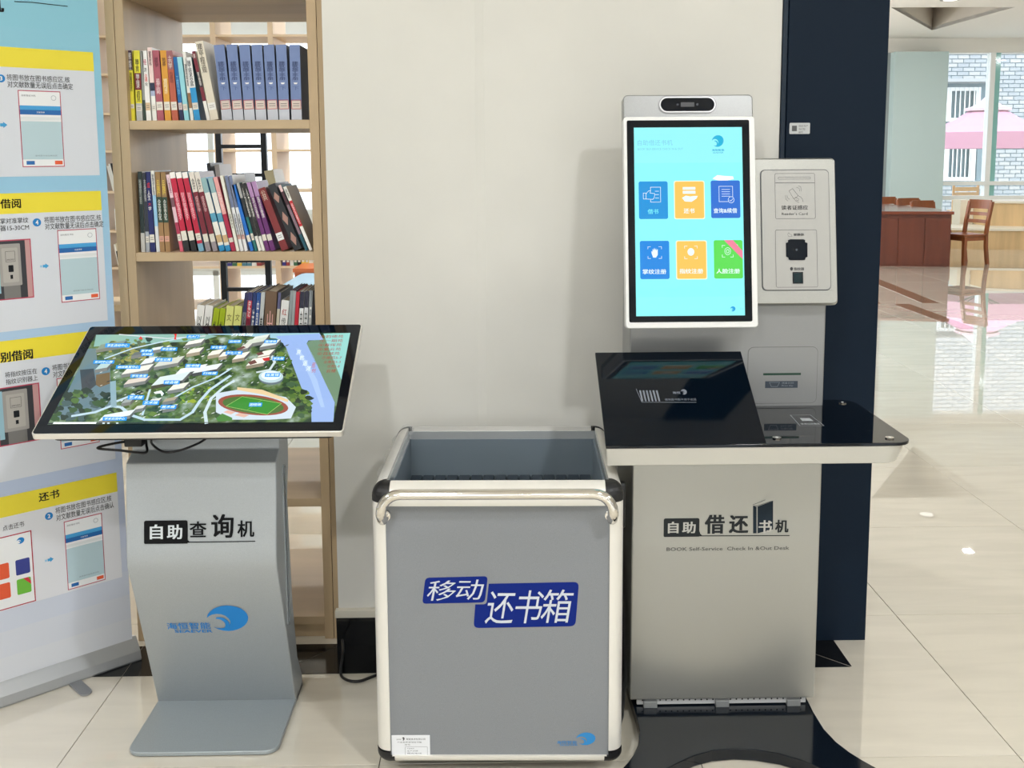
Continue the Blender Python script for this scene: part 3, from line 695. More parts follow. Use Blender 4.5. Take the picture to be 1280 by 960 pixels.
CR = (192, 24, 62); PU = (106, 38, 112); LI = (178, 136, 184); BRN = (150, 118, 76); DG = (38, 66, 52)
def diamonds(t, frm, w, h):
    mb = MB(); m = M((176, 134, 122), .5)
    for cy in (.80, .48, .17):
        r_ = .105 if cy < .5 else .085
        mb.flat(frm, [(w * .12, h * cy), (w * .5, h * (cy - r_)), (w * .88, h * cy), (w * .5, h * (cy + r_))], .0006, m)
    mb.build('diamond_pattern', t)
row2 = [
 (177, 5, 172.4, 214.5, [(.76, (36, 52, 52)), (1, (206, 204, 198))], 'dark green book with white foot', [('网络营销与策划', .1, .4, (190, 196, 190))], None),
 (183, 4.6, 178.4, 216, [(.74, (52, 56, 68)), (1, (170, 174, 182))], 'slim dark grey book', [('市场营销', .08, .36, (200, 200, 200))], (.8, .88, STK)),
 (188.4, 6.5, 181.6, 215, [(1, (22, 32, 96))], 'navy book with red and white title', [('成', .13, .2, (210, 50, 50)), ('人生', .23, .35, W_), ('大', .38, .42, (210, 50, 50)), ('学', .43, .48, W_)], (.78, .88, STK)),
 (196, 4.3, 188.6, 213.5, [(.3, W_), (.68, (150, 196, 226)), (1, (216, 218, 220))], 'thin white and pale blue book', [('管理学原理', .04, .3, (60, 60, 80))], None),
 (200.4, 6.2, 193.9, 215, [(.31, BRN), (.63, DG), (1, (158, 122, 80))], 'brown book with dark green middle', [('品牌', .1, .28, (230, 200, 80)), ('企业文化', .34, .6, W_)], (.8, .87, (214, 160, 140))),
 (207.3, 6.2, 200.8, 215.4, [(.31, BRN), (.63, DG), (1, (158, 122, 80))], 'brown book with dark green middle', [('品牌', .1, .28, (230, 200, 80)), ('企业文化', .34, .6, W_)], (.8, .87, (214, 160, 140))),
 (225.5, 4.5, 207.6, 218.4, [(.3, (234, 206, 214)), (.42, (120, 80, 90)), (.62, (226, 190, 200)), (.78, (170, 50, 80)), (1, (206, 90, 110))], 'thin pale pink patterned book', [('心理学', .04, .26, (150, 60, 90))], (.77, .86, STK)),
 (230.8, 7, 211.9, 215.8, [(.075, (244, 240, 236)), (.74, CR), (.86, STK), (1, K_)], 'crimson book with white cap and black foot', [('财务管理学', .25, .6, (246, 190, 200))], None),
 (239.9, 7, 219.7, 215.8, [(.075, (244, 240, 236)), (.74, CR), (.86, STK), (1, K_)], 'crimson book with white cap and black foot', [('财务管理学', .25, .6, (246, 190, 200))], None),
 (249, 6.8, 227.5, 215.8, [(.075, (244, 240, 236)), (.9, CR), (1, (120, 170, 196))], 'crimson book with pale blue foot', [('财务管理学', .25, .6, (246, 190, 200))], (.77, .86, STK)),
 (258, 6.4, 236, 215.6, [(.25, (232, 224, 214)), (.78, MAR), (.88, STK), (1, (150, 140, 146))], 'maroon book with cream head', [('会计', .08, .22, (70, 60, 60)), ('成本会计学', .3, .5, (230, 190, 190))], None),
 (266.6, 6.4, 242.9, 215.6, [(.25, (232, 224, 214)), (.78, MAR), (.88, STK), (1, (150, 140, 146))], 'maroon book with cream head', [('会计', .08, .22, (70, 60, 60)), ('成本会计学', .3, .5, (230, 190, 190))], None),
 (275, 7, 251, 223, [(.2, (150, 186, 190)), (.48, W_), (.6, (88, 160, 190)), (.78, (238, 236, 228)), (.88, (206, 176, 130)), (.92, W_), (1, (30, 140, 196))], 'white book with teal patterned head and blue patch', None, None),
 (282.8, 6.4, 260, 223, [(.2, (150, 186, 190)), (.48, W_), (.6, (88, 160, 190)), (.78, (238, 236, 228)), (.88, (206, 176, 130)), (.92, W_), (1, (30, 140, 196))], 'white book with teal patterned head and blue patch', None, None),
 (289.9, 5.5, 266.6, 221.7, [(.5, (236, 170, 168)), (.82, (176, 36, 72)), (.88, STK), (1, (176, 36, 72))], 'pink and crimson book', [('经济学', .2, .46, (250, 230, 225))], None),
 (296, 3.8, 275, 219.7, [(1, (238, 234, 222))], 'thin ivory book', [('统计', .5, .7, (120, 110, 100))], None),
 (301, 4, 280.9, 219.7, [(.42, (118, 128, 160)), (1, (236, 236, 238))], 'thin white book with blue-grey striped head', [('战略管理', .5, .8, (70, 70, 90))], (.78, .84, (220, 170, 160))),
 (306.2, 4, 286, 219.7, [(.42, (118, 128, 160)), (1, (236, 236, 238))], 'thin white book with blue-grey striped head', [('战略管理', .5, .8, (70, 70, 90))], (.78, .84, (220, 170, 160))),
 (313.4, 4.4, 290, 231.5, [(.76, (22, 112, 206)), (.86, STK), (1, (22, 112, 206))], 'bright blue book', None, None),
 (319, 3.6, 295.8, 229, [(.22, (170, 170, 170)), (.5, (40, 44, 50)), (1, (20, 112, 112))], 'thin teal book with dark head', None, (.74, .84, STK)),
 (323.6, 3.8, 299.7, 229, [(.78, (20, 20, 24)), (1, W_)], 'black book with white foot', [('人力资源', .08, .5, W_)], None),
 (328.2, 3.8, 304.2, 229, [(.78, (20, 20, 24)), (1, W_)], 'black book with white foot', [('人力资源', .08, .5, W_)], None),
 (333, 5.2, 308.4, 228.6, [(.21, LI), (.76, PU), (.85, STK), (1, PU)], 'purple book with lilac head', [('现代企业管理', .22, .52, W_)], None),
 (339, 6, 314.4, 227.6, [(.21, LI), (.76, PU), (.85, STK), (1, PU)], 'purple book with lilac head', [('现代企业管理', .22, .52, W_)], None),
 (352.6, 9.6, 323, 236.4, [(1, (128, 38, 42))], 'thick dark red book', [('公共', .04, .2, (210, 190, 170))], (.72, .84, (240, 240, 240))),
 (368.5, 10.5, 335, 232, [(1, (30, 32, 38))], 'thick black book with brown diamonds', None, None),
 (382.2, 3.8, 348, 232, [(.1, (230, 196, 196)), (.3, (70, 34, 46)), (.75, (134, 110, 122)), (1, (20, 84, 100))], 'mauve and teal book', None, None),
 (387.2, 4.4, 354.2, 234, [(.22, W_), (.62, (200, 36, 48)), (1, (240, 238, 234))], 'white book with bright red middle', [('经济', .04, .18, K_), ('经济法概论', .26, .58, (250, 220, 220))], None),
]
for i, r in enumerate(row2):
    book(r[0] - .3, r[1], r[2] - .3, r[3], 313.3, SZ[1], r[4], r[5], r[6], sticker=r[7], label='%s, %s from left on middle shelf' % (r[5], ORD[i]), group='books on the middle shelf',
         depth=.16 if i not in (24, 25) else .2, extra=diamonds if i == 25 else None, side=(152, 134, 106) if i == 27 else None)
# books in the second row behind (only their heads show)
for (xb, wp, xt, yt, c_, lab, dp) in ((196, 10, 188, 204, (120, 118, 122), 'tall grey book standing behind the dark green middle-shelf books', .17),
                                  (352, 12, 330, 214, (214, 202, 160), 'cream book behind the thick dark red book', .15),
                                  (270, 5, 258, 204, (60, 60, 64), 'dark grey leaning book behind the maroon pair', .15), (282, 6, 268, 206, (208, 200, 196), 'pale grey book leaning behind the teal-headed pair', .15),
                                  (312, 8, 297, 217, (150, 150, 152), 'grey book standing behind the striped pair', .15)):
    book(xb, wp, xt, yt, 300, SZ[1], [(1, c_)], lab, y0=3.345, label=lab, group='back-row books on the middle shelf', depth=dp)

row3 = [
 (244, 10, 246.8, 382, [(1, (238, 237, 234))], 'thick white book with black title', [('以理服人', .16, .8, K_)]),
 (254.6, 10, 257.2, 382.5, [(1, (238, 237, 234))], 'thick white book with black title', [('以理服人', .16, .8, K_)]),
 (265, 7.5, 268, 386, [(1, (166, 186, 24))], 'lime green book', [('散文', .2, .8, (50, 60, 10))]),
 (273.2, 7, 275.6, 386, [(1, (166, 186, 24))], 'lime green book', [('散文', .2, .8, (50, 60, 10))]),
 (281, 9.8, 283.4, 383, [(1, (222, 224, 134))], 'pale yellow book', [('文', .12, .22, (120, 120, 50))]),
 (291.4, 9.8, 293.6, 383, [(1, (222, 224, 134))], 'pale yellow book', [('文', .12, .22, (120, 120, 50))]),
 (302, 4.6, 306, 366.4, [(.24, (50, 50, 92)), (1, (138, 140, 144))], 'thin grey and dark blue book', [('论语', .25, .5, K_)]),
 (307.2, 5.6, 310.6, 365.7, [(.1, (60, 60, 110)), (.32, (196, 60, 80)), (.55, (120, 26, 50)), (1, W_)], 'crimson and white book', [('史记', .1, .3, W_)]),
 (313.2, 4.8, 316.4, 366, [(1, (34, 54, 110))], 'narrow navy book', [('诗词', .2, .7, W_)]),
 (318.2, 5, 321.4, 366, [(1, (34, 80, 152))], 'royal blue book', [('中国文学', .1, .7, W_)]),
 (323.6, 5, 326.8, 365.5, [(1, (196, 200, 200))], 'pale grey book', [('唐诗', .3, .7, K_)]),
 (330, 14.6, 332.4, 364.7, [(1, (116, 92, 72))], 'wide brown book with pink title', [('山海大观', .24, .9, (240, 190, 184))]),
 (345.2, 3.6, 347.8, 366, [(.2, (96, 96, 130)), (.4, (206, 200, 180)), (1, (120, 122, 122))], 'thin grey book', [('小说', .4, .8, W_)]),
 (349.4, 10, 352.2, 376, [(1, (236, 236, 234))], 'white book with small red title', [('红', .12, .2, (180, 40, 40)), ('传', .24, .34, (120, 120, 120))]),
 (360, 3.6, 363, 363.6, [(.7, (150, 160, 162)), (1, (40, 56, 110))], 'thin blue-grey book', None),
 (364, 3.6, 366.6, 363.6, [(.7, (166, 172, 174)), (1, (40, 56, 110))], 'thin silver-grey book', None),
 (368, 4.6, 370.4, 365, [(1, (194, 44, 62))], 'bright red book', [('红楼', .4, .8, W_)]),
 (373.4, 5.2, 375.4, 365, [(.2, (44, 44, 64)), (1, (236, 236, 236))], 'white book with black cap', [('中国人物', .24, .8, K_)]),
 (379.4, 5, 381.6, 364, [(.2, (44, 44, 64)), (1, (222, 224, 226))], 'white book with black cap', [('中国人物', .24, .8, K_)]),
 (385, 4.4, 387, 363, [(1, (140, 146, 150))], 'grey book', [('历史', .2, .8, W_)]),
 (390.2, 4.6, 391.8, 364, [(1, (26, 28, 36))], 'black book against the post', None),
]
for i, r in enumerate(row3):
    x4, wp, xt, yt = r[0], r[1], r[2], r[3]
    pyb = 463
    sl = (xt - x4) / (405 - yt); xb = x4 - sl * (pyb - 405)
    book(xb, wp, xt, yt, pyb, SZ[2], r[4], r[5], r[6], label='%s, %s from left on the lower shelf' % (r[5], ORD[i]), group='books on the lower shelf', depth=.19 if i > 5 else .15)

# ---------------------------------------------------------------- far book cases behind
def far_case(name, label, x0, x1_, y0, dep, divs, zs_, mat=WOOD, matx=WOODX):
    t = thing(name, label, 'bookshelf', ((x0 + x1_) / 2, y0 + dep / 2, 0))
    for d in divs: MB().box(d - .022, d + .022, y0, y0 + dep, 0, zs_[0] + .35, mat).build('side_panel', t)
    for z in zs_:
        MB().box(x0, x1_, y0 + .004, y0 + dep - .004, z - .018, z, matx).build('shelf_board', t)
    return t
YFAR = 9.0
zsf = [at(300, y, Y=YFAR).z for y in (43, 91, 140, 187, 238, 287, 333)] + [.2]
dv = [at(x, 40, Y=YFAR).x for x in (43, 116, 190, 265.5, 337.5, 411)]
far_case('far_bookcase', 'pale wooden open bookcase far behind, in front of the bright windows', dv[0], dv[-1], YFAR, .55, dv, zsf, M((214, 190, 160), .5), M((222, 198, 166), .5))
# its few books
fc = [(60, 60, 140), (230, 230, 226), (190, 60, 50), (60, 110, 80), (24, 24, 28), (226, 196, 70), (240, 236, 226), (214, 200, 170), (80, 130, 150), (150, 60, 60)]
fn = ['blue', 'white', 'red', 'green', 'black', 'yellow', 'ivory', 'tan', 'teal', 'dark red']
def far_row(px0, px1, z, y0, n, h, cols, where, lean=0):
    xa = at(px0, 300, Y=y0).x; xb = at(px1, 300, Y=y0).x; dx = (xb - xa) / n
    for i in range(n):
        k = cols[i % len(cols)]; hh = h * random.uniform(.88, 1.0); x = xa + dx * i
        P = [(x, 0), (x + dx * .9, 0), (x + dx * .9 + lean * hh, hh), (x + lean * hh, hh)]
        mb = MB().loft([Vector((u, y0, z + v)) for u, v in P], [Vector((u, y0 + .17, z + v)) for u, v in P], M(fc[k], .5))
        mb.poly([Vector((u, y0 - .001, z + v)) for u, v in ((P[0][0] + .004, hh * .12), (P[1][0] - .004, hh * .12), (P[1][0] - .004, hh * .26), (P[0][0] + .004, hh * .26))], M(STK, .5))
        o = mb.build('book'); tag(o, 'small %s book, %s from the left %s' % (fn[k], ORD[i], where), 'book', 'far books ' + where)
far_row(352, 395, zsf[6], YFAR + .03, 9, .27, [0, 9, 1, 3, 4, 5, 5, 6, 7], 'on the far bookcase beyond the sofa')
far_row(283, 326, zsf[6], YFAR + .03, 7, .24, [0, 3, 5, 8, 8, 1, 9], 'on the far bookcase inside the ladder frame')
far_row(144.5, 155, zsf[4], YFAR + .03, 4, .24, [1, 1, 4, 5], 'on the upper left far bookcase beside the banner', lean=-.2)
far_row(145, 157, zsf[5], YFAR + .03, 6, .2, [1, 2, 1, 2, 1, 1], 'on the left far bookcase beside the banner')
far_row(146, 158, zsf[6], YFAR + .03, 5, .22, [6, 7, 6, 7, 6], 'on the low left far bookcase beside the banner', lean=-.15)
# leaning dark books on a nearer case just left of the shelf post
far_row(152, 166, 0.72, 5.6, 6, .30, [4, 9, 4, 7, 4, 9], 'on the shelf behind the banner edge', lean=-.12)
o = MB().box(-2.5, -1.85, 5.56, 5.9, .68, .715, WOODX).box(-2.5, -2.46, 5.56, 5.9, 0, .68, WOOD).box(-1.89, -1.85, 5.56, 5.9, 0, .68, WOOD).build('low_side_table')
tag(o, 'low wooden stand holding dark books behind the banner edge', 'stand')

# black metal ladder frame
t = thing('metal_ladder', 'black metal ladder frame standing behind the bookshelf before the windows', 'ladder', (-1.3, 5.0, 0))
YL = 5.2; BM = M((26, 28, 34), .4, .4)
x0_, x1_ = at(276, 260, Y=YL).x, at(332, 260, Y=YL).x
for x in (x0_, x1_): MB().box(x - .014, x + .014, YL, YL + .03, 0, at(300, 135, Y=YL).z, BM).build('upright', t)
for y in (183, 219, 272, 326, 362, 410):
    z = at(300, y, Y=YL).z; MB().box(x0_ + .0145, x1_ - .0145, YL, YL + .03, z - .009, z + .009, BM).build('rung', t)
# pale blue sofa
t = thing('sofa', 'pale grey-blue upholstered sofa with rounded arm beyond the bookshelf', 'sofa', (-1.4, 7.2, 0))
SB = M((150, 178, 196), .8); YSo = 7.2
xa = at(347, 350, Y=YSo).x; zt1 = at(380, 341, Y=YSo).z; zt2 = at(360, 351, Y=YSo).z
def cushion(x0, x1_, y0, y1, z0, z1, r):
    bm = MB(); fr_ = Frame((0, y0, 0), (1, 0, 0), (0, 0, 1)); out = rr(x0, z0, x1_, z1, r, 6)
    bm.loft([Vector((x, y0, z)) for x, z in out], [Vector((x, y1, z)) for x, z in out], SB); return bm
cushion(xa + .2, xa + 1.7, YSo + .25, YSo + .5, .1, zt1, .09).build('backrest', t, smooth=True, bevel=.03)
cushion(xa, xa + .34, YSo - .35, YSo + .5, .1, zt2, .11).build('armrest', t, smooth=True, bevel=.03)
cushion(xa + .345, xa + 1.7, YSo - .3, YSo + .245, .1, .42, .05).build('seat', t, smooth=True, bevel=.02)
for i, (x, y) in enumerate(((xa + .08, YSo - .28), (xa + .08, YSo + .42), (xa + 1.6, YSo - .28), (xa + 1.6, YSo + .42))): MB().box(x - .02, x + .02, y - .02, y + .02, 0, .1, BM).build('leg', t)
t = thing('side_cabinet', 'orange-brown wooden cabinet glimpsed beyond the pale blue sofa', 'cabinet', (-1.3, 8.2, 0))
xa2_, xb2_ = at(368, 338, Y=8.2).x, at(430, 338, Y=8.2).x; zc_ = at(385, 335.5, Y=8.2).z
MB().box(xa2_, xb2_, 8.2, 8.6, .05, zc_ - .03, M((196, 104, 62), .4, kind='wood')).build('cabinet_body', t)
MB().box(xa2_ - .01, xb2_ + .01, 8.18, 8.62, zc_ - .03, zc_, M((206, 112, 66), .35)).build('cabinet_top', t)

# ================================================================ MAP KIOSK
kx0, kx1 = -.945, -.565
k1 = thing('map_inquiry_kiosk', 'grey floor-standing kiosk with tilted campus map display left of the cart', 'kiosk', (-.755, 2.65, 0))
prof = [(2.72, .0), (2.704, .014), (2.56, .40), (2.534, .462), (2.531, .49), (2.535, .52), (2.563, .732), (2.612, .752), (2.64, .93), (2.72, .965), (2.715, .70), (2.685, .60), (2.705, .30), (2.745, .12), (2.80, .04), (2.81, 0)]
mb = MB()
mb.loft([Vector((kx0, y, z)) for y, z in prof], [Vector((kx1, y, z)) for y, z in prof], GREYPAINT)
mb.build('stand_body', k1, smooth=True, bevel=.003)
# recessed oval slot grooves on the side faces
for sx_, X in ((1, kx1), (-1, kx0)):
    frs = Frame((X, 0, 0), (0, 1, 0), (0, 0, 1)) if sx_ > 0 else Frame((X, 0, 0), (0, -1, 0), (0, 0, 1))
    cyy = 2.645 if sx_ > 0 else -2.645
    out = rr(cyy - .016, .26, cyy + .016, .70, .0155, 8); inn = rr(cyy - .011, .265, cyy + .011, .695, .0105, 8)
    MB().ring(frs, out, inn, 0.0, .003, M((176, 182, 188), .25, .5)).slab(frs, inn, 0, .0006, M((70, 76, 84), .4)).build('side_groove', k1, smooth=True)
base = rr(kx0, 2.455, kx1, 2.81, (.035, .035, .008, .008), 8)
MB().loft([Vector((x, y, 0.002)) for x, y in base], [Vector((x, y, .013)) for x, y in base], M((160, 168, 172), .36, .3, kind='metal_paint')).build('base_plate', k1, smooth=True, bevel=.002)
# tilted display
DY0, DZ0, DY1, DZ1 = 2.405, .853, 2.795, 1.048
FD = Frame((-.738, DY0, DZ0), (1, 0, 0), (0, DY1 - DY0, DZ1 - DZ0))
DL = math.hypot(DY1 - DY0, DZ1 - DZ0); hw = .3695
disp = MB().slab(FD, rr(-hw, 0, hw, DL, .009), -.018, -.0012, M((226, 222, 214), .28, .5)).build('display_housing', k1, smooth=True, bevel=.0015)
MB().slab(FD, rr(-hw + .025, .03, hw - .025, DL - .03, .02), -.05, -.018, BLACKP).build('display_back', k1, bevel=.003)
MB().slab(FD, rr(-.1, .08, .1, .30, .01), -.085, -.05, GREYPAINT).build('mount_plate', k1)
sa = FD.uv(57, 531); sb = FD.uv(440, 416)
su0, su1, sv0, sv1 = (FD.uv(57, 531)[0] + FD.uv(123, 416)[0]) / 2, (FD.uv(414, 530)[0] + FD.uv(440, 416)[0]) / 2, sa[1], sb[1]
MB().slab(FD, rr(-hw + .003, .003, hw - .003, DL - .003, .007), -.0012, 0, BLACKGLOSS).build('glass_bezel', k1)
scr = MB().flat(FD, rr(su0, sv0, su1, sv1, 0), .0004, M((60, 90, 60), .05, emit=1.5, kind='aerial')).build('screen', k1)
E_ = lambda c_, s_=1.35: M(c_, .06, emit=s_)
mp = MB(); P_ = lambda L: [(min(max(u, su0), su1), min(max(v, sv0), sv1)) for u, v in FD.pts(L)]
# zoomed views -> photo pixels: left view (100,400)+/6.4 ; right view (270,400)+/6.4
Lz = lambda *L: P_([(100 + x / 6.4, 400 + y / 6.4) for x, y in L]); Rz = lambda *L: P_([(270 + x / 6.4, 400 + y / 6.4) for x, y in L])
n0 = .0006
def mf(L, c_, n): mp.flat(FD, L, n, E_(c_))
mf(Lz((140, 100), (1000, 95), (1100, 130), (960, 170), (500, 190), (110, 215)), (128, 170, 160), n0)     # pale haze along the top
mf(Rz((-60, 100), (830, 100), (800, 150), (720, 160), (545, 180), (480, 150), (150, 120), (-60, 120)), (146, 186, 200), n0)
mf(Lz((60, 230), (130, 230), (140, 360), (240, 350), (250, 620), (270, 680), (20, 760), (-100, 800), (-200, 790)), (92, 118, 128), n0 + .00005)
mf(Lz((0, 400), (110, 390), (130, 520), (20, 610)), (52, 60, 66), n0 + .0001)
mf(Lz((130, 440), (240, 420), (240, 510), (160, 540), (125, 520)), (104, 84, 52), n0 + .0001)
mf(Lz((240, 500), (285, 500), (285, 640), (240, 660)), (106, 140, 150), n0 + .0001)
# river and far bank
mf(Rz((480, 130), (830, 110), (860, 160), (740, 165), (725, 190), (770, 270), (850, 450), (950, 660), (940, 840), (760, 840), (760, 690), (690, 560), (610, 350), (560, 220)), (140, 168, 216), n0 + .0001)
mf(Rz((745, 170), (1075, 110), (1060, 330), (975, 690), (955, 660), (880, 520), (840, 430), (770, 290), (725, 190)), (104, 132, 106), n0 + .0001)
mf(Rz((860, 110), (1090, 105), (1060, 330), (1010, 480), (930, 300)), (136, 196, 190), n0 + .00015)
mf(Rz((640, 230), (665, 230), (810, 480), (870, 700), (840, 700), (760, 480)), (158, 184, 222), n0 + .0002)
# woods
rnd = random.Random(3)
def blob(cx, cy, r, c_, n, view):
    k = 9; L = [(cx + r * (1 + .35 * rnd.uniform(-1, 1)) * math.cos(2 * PI * i / k), cy + .62 * r * (1 + .35 * rnd.uniform(-1, 1)) * math.sin(2 * PI * i / k)) for i in range(k)]
    mf(view(*L), c_, n)
greens = [(30, 58, 36), (46, 78, 40), (70, 104, 44), (24, 46, 34), (96, 124, 52), (58, 88, 60)]
for i in range(150):
    f_ = rnd.random(); cx = 430 + 300 * f_ + rnd.uniform(-60, 60); cy = 180 + 560 * f_ + rnd.uniform(-60, 60)
    if cx < 860: blob(min(cx, 745), cy, rnd.uniform(14, 34), rnd.choice(greens), n0 + .0002 + i * 1e-7, Rz)
for i in range(190): blob(rnd.uniform(300, 1150), rnd.uniform(150, 800), rnd.uniform(14, 34), rnd.choice(greens), n0 + .0002 + i * 1e-7, Lz)
for i in range(60): blob(rnd.uniform(-220, 240), rnd.uniform(560, 800), rnd.uniform(18, 44), rnd.choice(greens[:4] + [(60, 84, 84)]), n0 + .0002 + i * 1e-7, Lz)
for i in range(60): blob(rnd.uniform(240, 520), rnd.uniform(180, 340), rnd.uniform(12, 30), rnd.choice([(120, 126, 50), (92, 104, 48), (70, 90, 60), (140, 140, 70)]), n0 + .00022 + i * 1e-7, Lz)
for i in range(50): blob(rnd.uniform(820, 1080), rnd.uniform(540, 660) , rnd.uniform(12, 24), rnd.choice([(140, 160, 40), (90, 130, 50), (60, 90, 40)]), n0 + .00022 + i * 1e-7, Lz)
# roads
def road(L, wd, c_=(176, 200, 212), n=n0 + .0003): mp.stroke(FD, L, wd * 1.35, n, E_(c_))
road(Lz((-60, 770), (120, 740), (250, 690), (330, 700), (400, 760), (520, 800), (800, 800), (900, 740), (960, 650), (1040, 560), (1200, 450)), .006)
road(Lz((265, 500), (270, 690)), .010, (130, 160, 170))
road(Lz((300, 650), (430, 600)), .006); road(Lz((560, 560), (500, 760)), .004)
road(Lz((200, 310), (420, 230), (640, 180), (900, 130)), .004); road(Lz((760, 620), (900, 540), (1100, 460), (1210, 390)), .004)
road(Lz((1010, 830), (1000, 740), (1050, 630), (1150, 540), (1230, 490)), .006, (190, 208, 214))
road(Lz((320, 110), (700, 150), (1000, 130)), .003, (196, 204, 206)); road(Rz((440, 280), (470, 340), (430, 400), (330, 420)), .005, (190, 204, 206))
for i in range(260):
    f_ = i < 190; vw = Lz if f_ else Rz; x, y = (rnd.uniform(120, 1150), rnd.uniform(190, 800)) if f_ else (rnd.uniform(0, 560), rnd.uniform(170, 540)); a_ = rnd.uniform(8, 26); b_ = rnd.uniform(4, 12)
    mf(vw((x, y), (x + a_, y - a_ * .25), (x + a_ + b_, y - a_ * .25 - b_), (x + b_, y - b_)), rnd.choice([(200, 210, 206), (150, 160, 156), (222, 224, 214), (90, 96, 96), (176, 190, 196), (40, 46, 50)]), n0 + .00025 + i * 1e-7)
# building blocks: roof parallelogram plus shaded front
def bld(view, x, y, w_, d_, roof=(214, 224, 224), wall=(110, 114, 112), sk=.6, hgt=26):
    d_ *= 1.3; w_ *= 1.08
    A = [(x, y), (x + w_, y - w_ * .18), (x + w_ + d_ * sk, y - w_ * .18 - d_ * .62), (x + d_ * sk, y - d_ * .62)]
    mf(view(*[(x, y), (x + w_, y - w_ * .18), (x + w_, y - w_ * .18 + hgt), (x, y + hgt)]), wall, n0 + .0004)
    mf(view(*[(x + w_, y - w_ * .18), (x + w_ + d_ * sk, y - w_ * .18 - d_ * .62), (x + w_ + d_ * sk, y - w_ * .18 - d_ * .62 + hgt), (x + w_, y - w_ * .18 + hgt)]), (84, 88, 88), n0 + .0004)
    mf(view(*A), roof, n0 + .00042)
for a in ((130, 240, 190, 50, (120, 140, 130)), (120, 400, 90, 60, (170, 196, 196)), (480, 360, 90, 60), (590, 380, 180, 70, (196, 200, 190)), (330, 440, 200, 60, (216, 216, 206)), (350, 520, 160, 50, (206, 196, 184)),
          (760, 440, 200, 60, (218, 226, 224), (60, 66, 72)), (900, 430, 180, 60, (214, 222, 220), (60, 66, 72)), (570, 530, 230, 90, (200, 214, 216), (50, 54, 58)), (700, 570, 120, 60, (216, 216, 206)), (840, 205, 120, 40, (224, 224, 216)),
          (850, 275, 100, 46, (222, 220, 208), (150, 140, 120)), (1020, 290, 90, 50, (224, 222, 210), (150, 140, 120)), (410, 290, 90, 34, (90, 100, 98)), (560, 250, 80, 30), (330, 670, 70, 40, (150, 160, 158)), (430, 720, 70, 36, (196, 200, 196)), (540, 670, 80, 40, (206, 208, 200)), (660, 720, 90, 36, (210, 212, 206)), (150, 810, 230, 60, (214, 226, 228)), (660, 660, 90, 36, (160, 150, 128))):
    bld(Lz, *a)
for a in ((20, 300, 60, 50, (226, 224, 214), (150, 140, 120)), (130, 320, 90, 60, (228, 226, 214), (140, 130, 112)), (240, 370, 130, 70, (228, 226, 214), (130, 122, 104)), (180, 240, 70, 50, (206, 206, 196)), (330, 300, 90, 60, (224, 222, 210), (140, 130, 112)), (230, 200, 140, 50, (196, 204, 190)), (350, 220, 120, 50, (206, 214, 210)), (290, 160, 110, 30, (210, 216, 210))):
    bld(Rz, *a)
for L in (((255, 340), (310, 320), (330, 345), (275, 362)), ((320, 270), (365, 255), (385, 275), (340, 288)), ((160, 235), (220, 210), (240, 222), (180, 246))): mf(Rz(*L), (104, 66, 62), n0 + .00046)
mf(Rz((370, 310), (425, 300), (430, 325), (385, 330)), (190, 40, 44), n0 + .00046); mf(Lz((755, 108), (778, 108), (768, 150), (775, 160), (752, 158), (760, 132)), (214, 30, 34), n0 + .0005); mf(Lz((468, 156), (486, 132), (506, 156)), (206, 40, 40), n0 + .0005)
mf(Lz((590, 580), (650, 566), (672, 590), (655, 615), (645, 590), (600, 592)), (226, 236, 236), n0 + .0005)
# gymnasium disc
def epx(view, cx, cy, rx, ry, rot=0, n=30): return view(*ell(cx, cy, rx, ry, n, rot))
mf(epx(Rz, 442, 468, 98, 52), (92, 108, 118), n0 + .0005); mf(epx(Rz, 440, 455, 98, 50), (176, 200, 206), n0 + .00052); mf(epx(Rz, 440, 448, 78, 36), (214, 228, 230), n0 + .00054)
# stadium
mf(Rz((0, 590), (200, 555), (560, 620), (640, 700), (600, 790), (420, 800), (120, 800), (0, 740)), (192, 206, 216), n0 + .0005)
mf(Rz((170, 540), (370, 560), (580, 640), (575, 660), (380, 600), (170, 562)), (214, 190, 148), n0 + .00052)
mf(epx(Rz, 298, 682, 282, 80, .10), (140, 70, 56), n0 + .00054); mf(epx(Rz, 298, 684, 246, 66, .10), (64, 104, 46), n0 + .00056)
mf(Rz((210, 616), (524, 670), (410, 758), (82, 692)), (40, 128, 36), n0 + .00058)
mp.stroke(FD, Rz((210, 616), (524, 670), (410, 758), (82, 692)), .0012, n0 + .0006, E_((160, 200, 110)), closed=True); mp.stroke(FD, Rz((367, 643), (246, 725)), .001, n0 + .0006, E_((120, 180, 90)))
for L in (((60, 740), (95, 725), (155, 740), (120, 758)), ((150, 765), (190, 745), (265, 765), (225, 782))): mf(Rz(*L), (206, 166, 150), n0 + .00058)
mf(Rz((0, 790), (50, 750), (130, 785), (130, 805), (20, 815)), (60, 120, 50), n0 + .00056)
